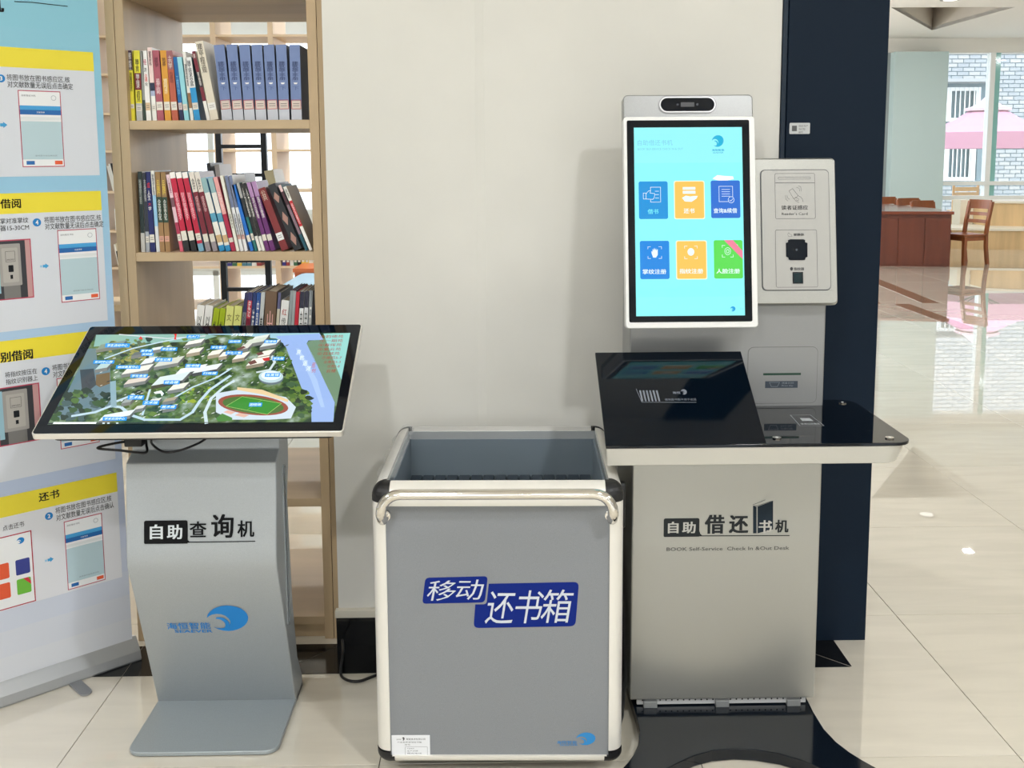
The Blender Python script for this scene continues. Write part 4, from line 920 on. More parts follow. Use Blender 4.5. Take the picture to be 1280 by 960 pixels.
# taskbar
mf(P_([(57, 531.2), (414, 530.2), (414.4, 528.4), (58, 529)]), (36, 40, 46), n0 + .0006); mf(P_([(66, 530.4), (120, 530.2), (121, 528), (67.5, 528.2)]), (240, 244, 246), n0 + .00062)
for x in (128, 134, 145, 378, 385, 390, 406): mf(P_([(x, 530.4), (x + 3, 530.4), (x + 3.2, 528.6), (x + .2, 528.6)]), (200, 214, 224), n0 + .00062)
mp.build('map_picture', scr)
lb = MB(); LBL = E_((14, 140, 226)); WT = E_((225, 244, 255))
names = [(Lz, 200, 190, 395, 222, '学生活动中心'), (Lz, 480, 237, 580, 262, '教学楼'), (Lz, 490, 264, 585, 290, '实验楼'), (Lz, 645, 222, 775, 250, '学生宿舍'), (Lz, 852, 122, 955, 150, '北大门'), (Lz, 597, 305, 735, 335, '学生公寓'), (Lz, 105, 325, 272, 352, '实训中心楼'),
         (Lz, 285, 365, 482, 394, '继续教育中心'), (Lz, 402, 436, 540, 464, '学生食堂'), (Lz, 840, 354, 962, 384, '图书馆'), (Lz, 975, 415, 1098, 444, '行政楼'), (Lz, 668, 486, 795, 518, '综合楼'), (Lz, 380, 605, 510, 640, '艺术楼'), (Lz, 500, 648, 630, 682, '艺术馆'), (Lz, 642, 682, 768, 714, '美术楼'), (Lz, 180, 778, 372, 808, '学术交流中心'),
         (Rz, -45, 208, 82, 236, '学生餐厅'), (Rz, 75, 252, 208, 280, '学生三餐'), (Rz, 98, 162, 200, 188, '运动场'), (Rz, 385, 162, 485, 188, '篮球场'), (Rz, 450, 297, 545, 326, '学生楼'), (Rz, 390, 428, 508, 458, '体育馆'), (Rz, 262, 664, 366, 696, '田径场')]
for view, x0, y0, x1_, y1_, s_ in names:
    q = view((x0, y1_), (x1_, y1_), (x1_ + 6, y0), (x0 + 6, y0)); lb.flat(FD, q, n0 + .0007, LBL)
    a = q[0]; c_ = q[2]; du = (c_[0] - a[0]) * .06; dv_ = (c_[1] - a[1]) * .16
    lb.text(FD, s_, a[0] + du, a[1] + dv_, c_[0] - du, c_[1] - dv_, WT, n=n0 + .0008, bold=.01)
mf_ = lambda s_, x0, y0, x1_, y1_, m, view=Rz, **kw: lb.text(FD, s_, view((x0, y1_))[0][0], view((x0, y1_))[0][1], view((x1_, y0))[0][0], view((x1_, y0))[0][1], m, n=n0 + .0008, **kw)
mf_('万溪河', 120, 108, 300, 132, E_((226, 236, 244)), bold=.02)
for i, s_ in enumerate('京杭运河'): mf_(s_, 640 + i * 26, 240 + i * 44, 684 + i * 26, 280 + i * 44, E_((220, 232, 250)), bold=.01)
RT = E_((150, 52, 48))
for i, (s_, x0, x1_) in enumerate((('②韵德苑', 832, 1022), ('③一期苑', 828, 1018), ('④春晖苑', 820, 1008), ('⑤紫云苑', 815, 1002), ('⑥吕城苑', 808, 992), ('⑦南苑5-7', 845, 1008), ('⑧南苑5-3', 860, 1000), ('⑨苑5-8', 890, 992))):
    mf_(s_, x0, 122 + i * 34, x1_, 148 + i * 34, RT)
mf_('图', 765, 345, 798, 385, E_((180, 80, 80))); mf_('例', 762, 392, 800, 425, E_((180, 80, 80))); mf_('云楼', 880, 396, 962, 424, RT)
lb.build('map_lettering', scr)
# name and logo on the stand
fu = Frame((0, 2.5632, .72), (1, 0, 0), Vector((0, 2.5632 - 2.535, .72 - .52)))     # upper face
z6 = lambda x, y: (160 + x / 5.05, 620 + y / 5.05)
def zpx(fr_, zf, L): return fr_.pts([zf(*p) for p in L])
mb = MB(); dk = M((14, 15, 18), .6, spec=.15)
a = fu.uv(*z6(103, 302)); c_ = fu.uv(*z6(378, 152))
mb.flat(fu, rr(a[0], a[1], c_[0], c_[1], (.004, .0, .005, .005)), .0022, dk)
mb.stroke(fu, fu.pts([z6(360, 291), z6(803, 285)]), .0022, .0022, dk)
mb.flat(fu, fu.pts([z6(372, 292), z6(372, 255), z6(378, 275), z6(388, 286), z6(400, 291)]), .0022, dk)
def tz(fr_, mb_, zf, s_, x0, y0, x1_, y1_, m, **kw):
    a_ = fr_.uv(*zf(x0, y1_)); b_ = fr_.uv(*zf(x1_, y0)); mb_.text(fr_, s_, a_[0], a_[1], b_[0], b_[1], m, **kw)
tz(fu, mb, z6, '自', 140, 178, 222, 272, M((206, 212, 216), .5), n=.0028, bold=.025); tz(fu, mb, z6, '助', 248, 178, 345, 272, M((206, 212, 216), .5), n=.0028, bold=.025)
tz(fu, mb, z6, '查', 390, 158, 497, 260, dk, n=.0022, bold=.02); tz(fu, mb, z6, '询', 527, 112, 668, 264, dk, n=.0022, bold=.025); tz(fu, mb, z6, '机', 692, 152, 798, 258, dk, n=.0022, bold=.02)
mb.build('name_lettering', k1)
fl = Frame((0, 2.56, .40), (1, 0, 0), Vector((0, 2.56 - 2.704, .40 - .014)))
a = fl.uv(*z6(255, 862)); c_ = fl.uv(*z6(747, 687)); mb = MB(); logo(mb, fl, a[0], a[1], c_[0], c_[1], LOGOBLUE, n=.0015); mb.build('wave_logo', k1)
# cables hanging under the display
CAB = M((20, 20, 22), .4)
mb = MB().tube(pathsmooth([at(178, 551, Y=2.60), at(150, 553, Y=2.52), at(122, 560, Y=2.47), at(150, 563, Y=2.47), at(181, 566, Y=2.50), at(183, 556, Y=2.53), at(182, 548, Y=2.58)]), .0032, CAB, 8)
mb.tube(pathsmooth([at(189, 550, Y=2.58), at(191, 556, Y=2.53), at(205, 565, Y=2.50), at(225, 563, Y=2.50), at(248, 554, Y=2.53), at(262, 545, Y=2.60)]), .003, CAB, 8)
mb.build('cable', k1, smooth=True)
p = at(170, 552, Y=2.56); MB().box(p.x - .02, p.x + .025, 2.53, 2.57, p.z - .006, p.z + .02, BLACKP).build('plug', k1, bevel=.003)

# ================================================================ BANNER
B1 = at(176, 826, z=0); B2 = at(0, 887, z=0)
FB = Frame((B1.x, B1.y, 0), (B1 - B2), (0, 0, 1))       # u = 0 at its right end, negative to the left
bn = thing('roll_up_banner', 'blue, yellow and white roll-up instruction banner standing at the left', 'banner', tuple(FB.w(-.42, 0, -.05)))
SH = Frame(FB.O - FB.N * .03, FB.U, FB.V)
BW = .84
mb = MB(); skyb = M((150, 200, 222), .45); lil = M((176, 194, 224), .45)
v_top = 2.02
def bandv(px, py): return SH.uv(px, py)[1]
sheet = MB(); n_ = 12
vals = [(0.055, (216, 218, 224)), (.5, (190, 200, 226)), (1.0, (176, 204, 232)), (1.5, (150, 200, 226)), (2.02, (136, 200, 216))]
for (va, ca), (vb, cb) in zip(vals[:-1], vals[1:]):
    for k in range(6):
        t0 = k / 6; cc = tuple(round(ca[i] + (cb[i] - ca[i]) * (t0 + .08)) for i in range(3))
        sheet.slab(SH, [(-BW, va + (vb - va) * t0), (-.010, va + (vb - va) * t0), (-.010, va + (vb - va) * (k + 1) / 6), (-BW, va + (vb - va) * (k + 1) / 6)], -.0012, 0, M(cc, .45))
sheet.build('banner_sheet', bn)
MB().tube([SH.w(-BW, v_top, -.004), SH.w(-.01, v_top, -.004)], .012, SILVERL, 12).build('top_rail', bn, smooth=True)
MB().tube([SH.w(-BW / 2, .05, -.03), SH.w(-BW / 2, v_top, -.01)], .009, SILVERL, 10).build('support_pole', bn, smooth=True)
cas = [(0, 0.006), (.004, .0), (.055, .0), (.068, .012), (.07, .045), (.055, .062), (.034, .068), (.026, .058), (.006, .03)]
A = [FB.w(.004, z, -n_) for n_, z in cas]; B = [FB.w(-BW - .02, z, -n_) for n_, z in cas]
MB().loft(A, B, M((176, 178, 180), .35, .5)).build('cassette', bn, bevel=.002)
for u in (-.195, -.70):
    pf = [FB.uv(*p) for p in ()]
    out = [(u - .02, .0), (u + .02, .0)]
    P0 = FB.w(u, 0, 0); d = FB.N; s_ = FB.U * .017
    arc = [P0 + d * .075 + s_ * math.cos(a) + d * .02 * math.sin(a) for a in [PI * i / 8 for i in range(9)]]
    arc = [P0 - s_ * -1 - d * .04] + arc + [P0 - s_ - d * .04]
    MB().loft([Vector((p.x, p.y, 0.001)) for p in arc], [Vector((p.x, p.y, .006)) for p in arc], M((150, 152, 156), .35, .5)).build('foot', bn)
pr_ = MB(); YELB = M((240, 222, 60), .45); PW = M((218, 222, 230), .45); PW2 = M((226, 227, 232), .45); INKB = M((28, 30, 34), .6, spec=.2)
def vline(x0, x1_, v): return v
def panel(u1, v0, v1, c_, n): pr_.flat(SH, rr(-BW, v0, u1, v1, 0), n, c_)
V = lambda px, py: SH.uv(px, py)
def vavg(*L): return sum(V(*p)[1] for p in L) / len(L)
# sections: yellow head and white body
U1 = V(125, 67)[0]
sec = [(vavg((0, 57), (125, 67)), vavg((0, 84), (126, 89)), vavg((0, 221), (132, 219))),
       (vavg((0, 240), (134, 240)), vavg((0, 265), (134, 265)), vavg((0, 415), (141, 400))),
       (vavg((0, 432), (100, 410)), vavg((0, 458), (90, 438)), vavg((0, 604), (60, 590))),
       (vavg((0, 622), (155, 588)), vavg((0, 650), (156, 610)), vavg((0, 762), (165, 720)))]
for i, (a, b, c_) in enumerate(sec):
    panel(-.030, c_, a, PW if i < 3 else PW2, .0006); panel(-.030, b, a, YELB, .0009)
BDG = M((20, 128, 200), .5); FRM = M((186, 66, 92), .5); SCRB = M((186, 210, 218), .5); DB = M((34, 104, 176), .5); MB_ = M((70, 164, 222), .5); ORB = M((232, 96, 56), .5)
def tq(s_, x0, y0, x1_, y1_, m=INKB, **kw):
    a_ = V(x0, y1_); b_ = V(x1_, y0); mid = (a_[1] + b_[1]) / 2
    pr_.text(SH, s_, a_[0], min(a_[1], b_[1]), b_[0], max(a_[1], b_[1]), m, n=.0014, **kw)
def tline(s_, xl_, yl, xr_, yr, hpx, m=INKB, bold=0.0):
    """Text whose middle line runs from (xl,yl) to (xr,yr) in the photo, hpx tall."""
    a_ = V(xl_, yl); b_ = V(xr_, yr); mv = (a_[1] + b_[1]) / 2; hh = abs(V(xl_, yl - hpx / 2)[1] - V(xl_, yl + hpx / 2)[1]) / 2
    pr_.text(SH, s_, a_[0], mv - hh, b_[0], mv + hh, m, n=.0014, bold=bold)
def ptri(L, m, n): pr_.flat(SH, [V(*p) for p in L], n, m)
def badge(px, py, r, s_):
    c_ = V(px, py); rr_ = abs(V(px + r, py)[0] - c_[0]) * 1.05
    pr_.flat(SH, ell(c_[0], c_[1], rr_, rr_, 20), .0012, BDG); pr_.text(SH, s_, c_[0] - rr_ * .35, c_[1] - rr_ * .55, c_[0] + rr_ * .35, c_[1] + rr_ * .55, WHITEP, n=.0016, bold=.03)
def mini(q):
    """The small screen picture: q = photo corners tl, tr, br, bl."""
    tl, tr_, br, bl = [Vector(V(*p)) for p in q]
    u0 = (tl.x + bl.x) / 2; u1 = (tr_.x + br.x) / 2; v1 = (tl.y + tr_.y) / 2; v0 = (bl.y + br.y) / 2
    W = u1 - u0; H_ = v1 - v0; R = lambda a, b, c_, d: rr(u0 + W * a, v0 + H_ * b, u0 + W * c_, v0 + H_ * d, 0)
    pr_.flat(SH, R(-.02, -.012, 1.02, 1.012), .0012, FRM); pr_.flat(SH, R(0, 0, 1, 1), .0014, M((238, 240, 242), .5))
    pr_.flat(SH, R(0, .09, 1, .60), .0016, SCRB); pr_.flat(SH, R(0, .62, 1, .66), .0016, M((226, 230, 232), .5))
    pr_.flat(SH, R(0, .75, 1, .81), .0016, MB_); pr_.flat(SH, R(0, .69, 1, .755), .0016, DB); pr_.flat(SH, R(.08, .02, .28, .07), .0016, DB); pr_.flat(SH, R(.78, .02, .97, .07), .0016, ORB)
    pr_.text(SH, '自助借还书机', u0 + W * .06, v0 + H_ * .93, u0 + W * .4, v0 + H_ * .955, M((120, 120, 130), .5), n=.0018)
    pr_.text(SH, '请将图书放在感应区', u0 + W * .3, v0 + H_ * .13, u0 + W * .85, v0 + H_ * .15, M((120, 140, 150), .5), n=.0018)
    pr_.text(SH, '文献清单', u0 + W * .4, v0 + H_ * .71, u0 + W * .6, v0 + H_ * .735, WHITEP, n=.0018)
    c_ = (u0 + W * .84, v0 + H_ * .92); r_ = W * .06; pr_.stroke(SH, ell(c_[0], c_[1], r_, r_, 12), .001, .0018, M((150, 160, 170), .5), closed=True)
def arrow(x, y, wd):
    a_ = V(x, y); b_ = V(x + wd, y); h_ = abs(b_[0] - a_[0]) * .32; m = M((64, 160, 214), .5); L = b_[0] - a_[0]
    pr_.flat(SH, [(a_[0] + L * .3, a_[1] - h_ * .5), (a_[0] + L * .6, a_[1] - h_ * .5), (a_[0] + L * .6, a_[1] - h_), (b_[0], a_[1]), (a_[0] + L * .6, a_[1] + h_), (a_[0] + L * .6, a_[1] + h_ * .5), (a_[0] + L * .3, a_[1] + h_ * .5)], .0014, m)
    pr_.flat(SH, rr(a_[0], a_[1] - h_ * .4, a_[0] + L * .22, a_[1] + h_ * .4, 0), .0014, M((150, 200, 228), .5))
# head of the banner
pr_.stroke(SH, [V(18, 2), V(40, 3), V(84, 8)], .002, .0014, INKB); tq('机', -24, -2, 4, 13, bold=.03)
T1, T2 = '将图书放在图书感应区,核', '对文献数量无误后点击确定'
tline(T1, 8, 97, 87, 99.5, 8); tline(T2, 9, 105.5, 91, 108, 8); badge(1, 98, 5, '3')
mini([(22, 113), (74, 116), (80, 208), (30, 207)]); arrow(-4, 156, 13)
tline('借阅', -22 + 22, 255, 26, 254, 12, bold=.02); tline('借阅', 0, 255, 26, 254, 12, bold=.02)
tline(T1, 55, 276, 126, 271, 8); tline(T2, 56, 284, 129, 279, 8); badge(46, 278, 5, '4')
tline('掌对准掌纹', 0, 277, 35, 274.5, 7); tline('器15-30CM', 0, 286, 36, 283.5, 7)
mini([(72, 289), (119, 286), (124, 372), (78, 378)]); arrow(50, 333, 11)
tline('别借阅', 0, 447, 41, 442, 13, bold=.03)
tline('将指纹按压在', 6, 468, 46, 464, 7); tline('指纹识别器上', 7, 476.5, 47, 473, 7); badge(57, 464, 5, '4')
tline(T1, 65, 460, 136, 450, 8); tline(T2, 66, 468, 138, 458, 8)
mini([(71, 473), (118, 468), (124, 552), (77, 560)])
tline('还书', 48, 621.5, 74, 617, 11, bold=.02)
tline('点击还书', 3, 660, 30, 655, 7); badge(61, 645, 4.8, '2'); tline(T1, 69, 638, 139, 623, 8); tline('对文献数量无误后点击确认', 70, 647, 142, 631, 8)
mini([(80, 652), (126, 643), (131, 724), (86, 736)]); arrow(56, 701, 11)
# picture of six buttons
q = [(-45, 684), (38, 664), (43, 750), (-40, 774)]
tl, tr_, br, bl = [Vector(V(*p)) for p in q]; u0, u1, v0, v1 = (tl.x + bl.x) / 2, (tr_.x + br.x) / 2, (bl.y + br.y) / 2, (tl.y + tr_.y) / 2
Wq, Hq = u1 - u0, v1 - v0
pr_.flat(SH, rr(u0 - .003, v0 - .003, u1 + .003, v1 + .003, 0), .0012, M((176, 30, 56), .5)); pr_.flat(SH, rr(u0, v0, u1, v1, 0), .0014, M((236, 237, 238), .5))
for (a_, b_, cc) in ((.08, .42, (36, 96, 176)), (.42, .42, (228, 90, 52)), (.74, .42, (52, 62, 140)), (.08, .14, (60, 60, 140)), (.42, .14, (228, 90, 52)), (.74, .14, (110, 186, 60))):
    pr_.flat(SH, rr(u0 + Wq * a_, v0 + Hq * b_, u0 + Wq * (a_ + .22), v0 + Hq * (b_ + .22), .004), .0016, M(cc, .5))
pr_.flat(SH, [(u0 + Wq * .84, v0 + Hq * .36), (u0 + Wq * .92, v0 + Hq * .36), (u0 + Wq * .96, v0 + Hq * .30), (u0 + Wq * .96, v0 + Hq * .25)], .0018, M((206, 50, 60), .5))
logo(pr_, SH, u0 + Wq * .78, v0 + Hq * .86, u0 + Wq * .90, v0 + Hq * .95, BDG, n=.0018, words=False); pr_.text(SH, '自助借还书机', u0 + Wq * .1, v0 + Hq * .84, u0 + Wq * .42, v0 + Hq * .87, INKB, n=.0018)
# two pictures of the card reader
for q in ([(-8, 302), (36, 300), (42, 371), (-4, 374)], [(-6, 487), (48, 480), (51, 549), (2, 556)]):
    tl, tr_, br, bl = [Vector(V(*p)) for p in q]; u0, u1, v0, v1 = (tl.x + bl.x) / 2, (tr_.x + br.x) / 2, (bl.y + br.y) / 2, (tl.y + tr_.y) / 2
    W, H_ = u1 - u0, v1 - v0; R = lambda a, b, c_, d, r_=0: rr(u0 + W * a, v0 + H_ * b, u0 + W * c_, v0 + H_ * d, r_)
    pr_.flat(SH, R(-.03, -.02, 1.03, 1.02), .0012, FRM); pr_.flat(SH, R(0, 0, 1, 1), .0014, M((54, 54, 60), .5)); pr_.flat(SH, R(.86, 0, 1, 1), .0015, M((196, 150, 150), .5))
    pr_.flat(SH, R(0, .1, .12, .96), .0015, M((150, 190, 206), .5)); pr_.flat(SH, R(.12, .22, .72, .95, .003), .0016, M((160, 156, 152), .5)); pr_.flat(SH, R(.2, .28, .64, .88, .003), .0018, M((178, 174, 168), .5))
    pr_.flat(SH, R(.2, 0, .66, .22), .0016, M((120, 118, 116), .5)); pr_.flat(SH, R(.36, .46, .50, .58, .002), .002, INKB); pr_.flat(SH, R(.4, .34, .47, .41), .002, INKB)
    pr_.stroke(SH, R(.3, .64, .56, .82), .0008, .002, INKB, closed=True); pr_.text(SH, '读者证感应', u0 + W * .32, v0 + H_ * .66, u0 + W * .54, v0 + H_ * .69, INKB, n=.0021)
pr_.build('printed_picture', bn)

# ================================================================ BOOK RETURN CART
ang = math.radians(-1.4)
cyf0 = 2.345
cw, cd, chh = .298, .555, .737
cz0 = at(620, 957, Y=cyf0).z; rb_ = .024
cxm, cyf = -.003, cyf0
TC = Matrix.Translation((cxm, cyf, 0)) @ Matrix.Rotation(ang, 4, 'Z')
ct_ = thing('book_return_cart', 'grey box cart with cream metal edges, chrome handle and blue Chinese sign', 'cart', (cxm, cyf + .28, 0))
cU = (TC.to_3x3() @ Vector((1, 0, 0))); cY = (TC.to_3x3() @ Vector((0, 1, 0)))
FCf = Frame(TC @ Vector((0, 0, 0)), cU, (0, 0, 1))           # front plane, u sideways, v up, n towards the viewer
X_ = lambda x, y, z: TC @ Vector((x, y, z))
r_ = .034; pw = .038
def rounded_post(sx_, back):
    """Quarter-round corner profile extruded up."""
    cx = sx_ * (cw - r_); cy = r_ if not back else cd - r_
    out = []
    q0 = {(-1, 0): PI, (1, 0): 1.5 * PI, (1, 1): 0, (-1, 1): .5 * PI}[(sx_, back)]
    for i in range(9):
        a = q0 + .5 * PI * i / 8; out.append((cx + r_ * math.cos(a), cy + r_ * math.sin(a)))
    out.append((cx, cy)); return out
for sx_ in (-1, 1):
    for back in (0, 1):
        o_ = rounded_post(sx_, back); e = .038
        MB().loft([X_(x, y, cz0 + e) for x, y in o_], [X_(x, y, chh - e) for x, y in o_], ALU).build('corner_post', ct_, smooth=True)
def rail(P0, P1, nrm1, nrm2, nm='edge_rail', m=ALU, rr_=None, fl=.018):
    """Quarter-round rail between P0 and P1 bulging along nrm1 (sideways) and nrm2, with a flat flange below the round."""
    P0, P1 = Vector(P0), Vector(P1); q_ = rr_ or r_; out = [nrm1 * r_ - nrm2 * fl]
    for i in range(9):
        a = .5 * PI * i / 8; out.append(nrm1 * math.cos(a) * r_ + nrm2 * math.sin(a) * q_)
    out += [Vector((0, 0, 0)), nrm2 * -fl]
    MB().loft([P0 + q for q in out], [P1 + q for q in out], m).build(nm, ct_, smooth=True)
Zv = Vector((0, 0, 1)); e = .038
for z, zn, q_, fl in ((chh - r_, Zv, r_, .018), (cz0 + rb_, -Zv, rb_, .001)):
    rail(X_(-cw + e, r_, z), X_(cw - e, r_, z), -cY, zn, rr_=q_, fl=fl); rail(X_(-cw + e, cd - r_, z), X_(cw - e, cd - r_, z), cY, zn, rr_=q_, fl=fl)
    rail(X_(-cw + r_, e, z), X_(-cw + r_, cd - e, z), -cU, zn, rr_=q_, fl=fl); rail(X_(cw - r_, e, z), X_(cw - r_, cd - e, z), cU, zn, rr_=q_, fl=fl)
# black rounded corner caps
for sx_ in (-1, 1):
    for sy_ in (0, 1):
        for sz_ in (0, 1):
            c_ = Vector((sx_ * (cw - r_), r_ if not sy_ else cd - r_, chh - r_ if sz_ else cz0 + rb_))
            mb = MB(); S = Vector((sx_, 1 if sy_ else -1, 1 if sz_ else -1)); n = 7; rr2 = r_ + .0012
            G_ = [[c_ + Vector((S.x * rr2 * math.cos(a) * math.cos(b), S.y * rr2 * math.sin(a) * math.cos(b), S.z * (rr2 if sz_ else rb_ + .0012) * math.sin(b))) for a in [.5 * PI * i / n for i in range(n + 1)]] for b in [.5 * PI * j / n for j in range(n + 1)]]
            for j in range(n):
                for i in range(n): mb.poly([X_(*G_[j][i]), X_(*G_[j][i + 1]), X_(*G_[j + 1][i + 1]), X_(*G_[j + 1][i])], BLACKP)
            g = lambda a, b, cc: X_(c_.x + S.x * a, c_.y + S.y * b, c_.z + S.z * cc)
            L = .010
            # short collars that close the cap against post and rails
            o_ = [(rr2 * math.cos(.5 * PI * i / 8), rr2 * math.sin(.5 * PI * i / 8)) for i in range(9)] + [(0, 0)]
            mb.loft([g(a, b, 0) for a, b in o_], [g(a, b, -L) for a, b in o_], BLACKP)
            kz = 1 if sz_ else rb_ / r_
            mb.loft([g(0, a, b * kz) for a, b in o_], [g(-L, a, b * kz) for a, b in o_], BLACKP)
            mb.loft([g(a, 0, b * kz) for a, b in o_], [g(a, -L, b * kz) for a, b in o_], BLACKP)
            mb.build('corner_cap', ct_, smooth=True)
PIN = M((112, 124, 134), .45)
MB().box(-cw + r_, cw - r_, .006, .014, cz0 + rb_, chh - r_, GREYPANEL, TC).build('front_panel', ct_)
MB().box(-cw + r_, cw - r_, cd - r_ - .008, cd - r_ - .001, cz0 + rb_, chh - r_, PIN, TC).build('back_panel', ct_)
for sx_ in (-1, 1): MB().box(sx_ * (cw - .014), sx_ * (cw - .006), r_, cd - r_, cz0 + rb_, chh - r_, GREYPANEL, TC).build('side_panel', ct_)
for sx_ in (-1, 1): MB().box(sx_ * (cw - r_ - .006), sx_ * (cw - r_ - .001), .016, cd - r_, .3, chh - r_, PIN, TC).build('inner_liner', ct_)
# lighter inner lip along the rim
MB().box(-cw + r_, cw - r_, cd - r_ - .004, cd - r_, chh - .034, chh - .012, M((178, 182, 184), .35, .3), TC).build('inner_lip', ct_)
for sx_ in (-1, 1): MB().box(sx_ * (cw - r_) - .002, sx_ * (cw - r_) + .002, r_, cd - r_, chh - .034, chh - .012, M((150, 156, 160), .35, .3), TC).build('inner_lip', ct_)
MB().box(-cw + .042, cw - .042, .016, cd - .045, .46, .50, M((60, 66, 74), .7), TC).build('spring_platform', ct_)
for i in range(15):
    x = -cw + .042 + i * (2 * cw - .084) / 15
    MB().box(x, x + .029, .04, .505, .50, .602, M((52, 62, 72), .95, kind='foam'), TC).build('foam_block', ct_, bevel=.002)
# chrome handle
hp = []
hz = at(620, 617, Y=2.30).z
zdn = at(500, 652, Y=2.31).z
xl_, xr_ = -cw + .031, cw - .031
hp = [X_(xl_, .01, zdn - .002), X_(xl_, -.028, zdn)] + [X_(xl_ + .0, -.048, zdn + .018)]
rr3 = .045
hp += [X_(xl_, -.05, hz - rr3)] + [X_(xl_ + rr3 - rr3 * math.cos(a), -.05, hz - rr3 + rr3 * math.sin(a)) for a in [.5 * PI * i / 6 for i in range(1, 7)]]
hp += [X_(xr_ - rr3 + rr3 * math.sin(a), -.05, hz - rr3 + rr3 * math.cos(a)) for a in [.5 * PI * i / 6 for i in range(0, 7)]]
hp += [X_(xr_, -.048, zdn + .018), X_(xr_, -.028, zdn), X_(xr_, .01, zdn - .002)]
MB().tube(hp, .0125, CHROME, 14).build('handle', ct_, smooth=True)
for x in (xl_, xr_): MB().disc(X_(x, .006, zdn - .002), -cY, .0145, .004, CHROME).build('handle_flange', ct_, smooth=True)
# blue sign
BLU = M((4, 34, 122), .6, spec=.2); LG = M((206, 212, 220), .5)
zc = lambda x, y: (440 + x / 3.5556, 700 + y / 3.5556)
fc_ = Frame(X_(0, .006, 0), cU, (0, 0, 1)); sg = MB()
def par(L, m, n, rad=.006): 
    """rounded parallelogram from four zoom corners bl, br, tr, tl"""
    Q = [Vector(p) for p in zpx(fc_, zc, L)]; out = []
    for i in range(4):
        p, a, b = Q[i], Q[i - 1], Q[(i + 1) % 4]; da = (a - p).normalized() * rad; db = (b - p).normalized() * rad
        for j in range(5):
            t_ = j / 4; out.append(((p + da) * (1 - t_) + p * t_) * (1 - t_) + (p * (1 - t_) + (p + db) * t_) * t_)
    sg.flat(fc_, out, n, m)
par([(540, 302), (993, 294), (1009, 97), (555, 106)], BLU, .0006, .013)
par([(305, 200), (598, 196), (612, 64), (320, 70)], GREYPANEL, .0008, .008)
par([(312, 194), (590, 188), (604, 71), (326, 78)], BLU, .001, .010)
for s_, x0, y0, x1_, y1_ in (('移', 338, 90, 462, 180), ('动', 466, 86, 582, 176)): tz(fc_, sg, zc, s_, x0, y0, x1_, y1_, LG, n=.0014, bold=0, shear=.2)
for s_, x0, y0, x1_, y1_ in (('还', 600, 138, 722, 282), ('书', 728, 134, 846, 280), ('箱', 846, 130, 976, 278)): tz(fc_, sg, zc, s_, x0, y0, x1_, y1_, LG, n=.0014, bold=0, shear=.16)
sg.build('sign_lettering', ct_)
a = fc_.uv(*zc(910, 825)); c_ = fc_.uv(*zc(1082, 766)); mb = MB(); logo(mb, fc_, a[0], a[1], c_[0], c_[1], M((40, 134, 200), .5)); mb.build('wave_logo', ct_)
a = fc_.uv(*zc(178, 884)); c_ = fc_.uv(*zc(346, 778)); lb = MB(); lb.slab(fc_, rr(a[0], a[1], c_[0], c_[1], .0015), .0002, .0008, M((232, 234, 238), .4)); W = c_[0] - a[0]; H_ = c_[1] - a[1]
gk = M((60, 60, 64), .5)
logo(lb, fc_, a[0] + W * .27, a[1] + H_ * .78, a[0] + W * .34, a[1] + H_ * .92, gk, n=.001, words=False)
lb.text(fc_, 'SEAEVER', a[0] + W * .13, a[1] + H_ * .8, a[0] + W * .25, a[1] + H_ * .85, gk, n=.001)
lb.text(fc_, '智能技术有限公司', a[0] + W * .38, a[1] + H_ * .8, a[0] + W * .88, a[1] + H_ * .88, gk, n=.001)
lb.text(fc_, '产品名称:移动还书箱', a[0] + W * .15, a[1] + H_ * .68, a[0] + W * .78, a[1] + H_ * .74, gk, n=.001); lb.text(fc_, '型号:', a[0] + W * .34, a[1] + H_ * .58, a[0] + W * .5, a[1] + H_ * .63, gk, n=.001)
lb.stroke(fc_, rr(a[0] + W * .35, a[1] + H_ * .1, a[0] + W * .93, a[1] + H_ * .52, .001, 2), .0005, .001, gk, closed=True)
for i, s_ in enumerate(('产品序列', '生产日期', '服务电话')): lb.text(fc_, s_, a[0] + W * .4, a[1] + H_ * (.42 - .1 * i), a[0] + W * (.58 + .1 * i), a[1] + H_ * (.47 - .1 * i), gk, n=.001)
lb.build('product_label', ct_)
for i, (x, y) in enumerate(((-cw + .07, .09), (cw - .07, .09), (-cw + .07, cd - .09), (cw - .07, cd - .09))):
    p = X_(x, y, 0); mb = MB().tube([p + cU * -.011 + Zv * .024, p + cU * .011 + Zv * .024], .024, BLACKP, 18); wh = mb.build('caster', ct_, smooth=True)
    MB().box(p.x - .02, p.x + .02, p.y - .022, p.y + .022, .05, max(.06, cz0 + .03), CHROME).build('caster_plate', ct_)
o_ = [X_(cw + .0005, .12, .66)]
frR = Frame(X_(cw - .006, 0, 0), cY, (0, 0, 1)); MB().slab(frR, rr(.13, .58, .155, .70, .012, 8), 0, .022, BLACKP).build('latch', ct_, smooth=True, bevel=.003)
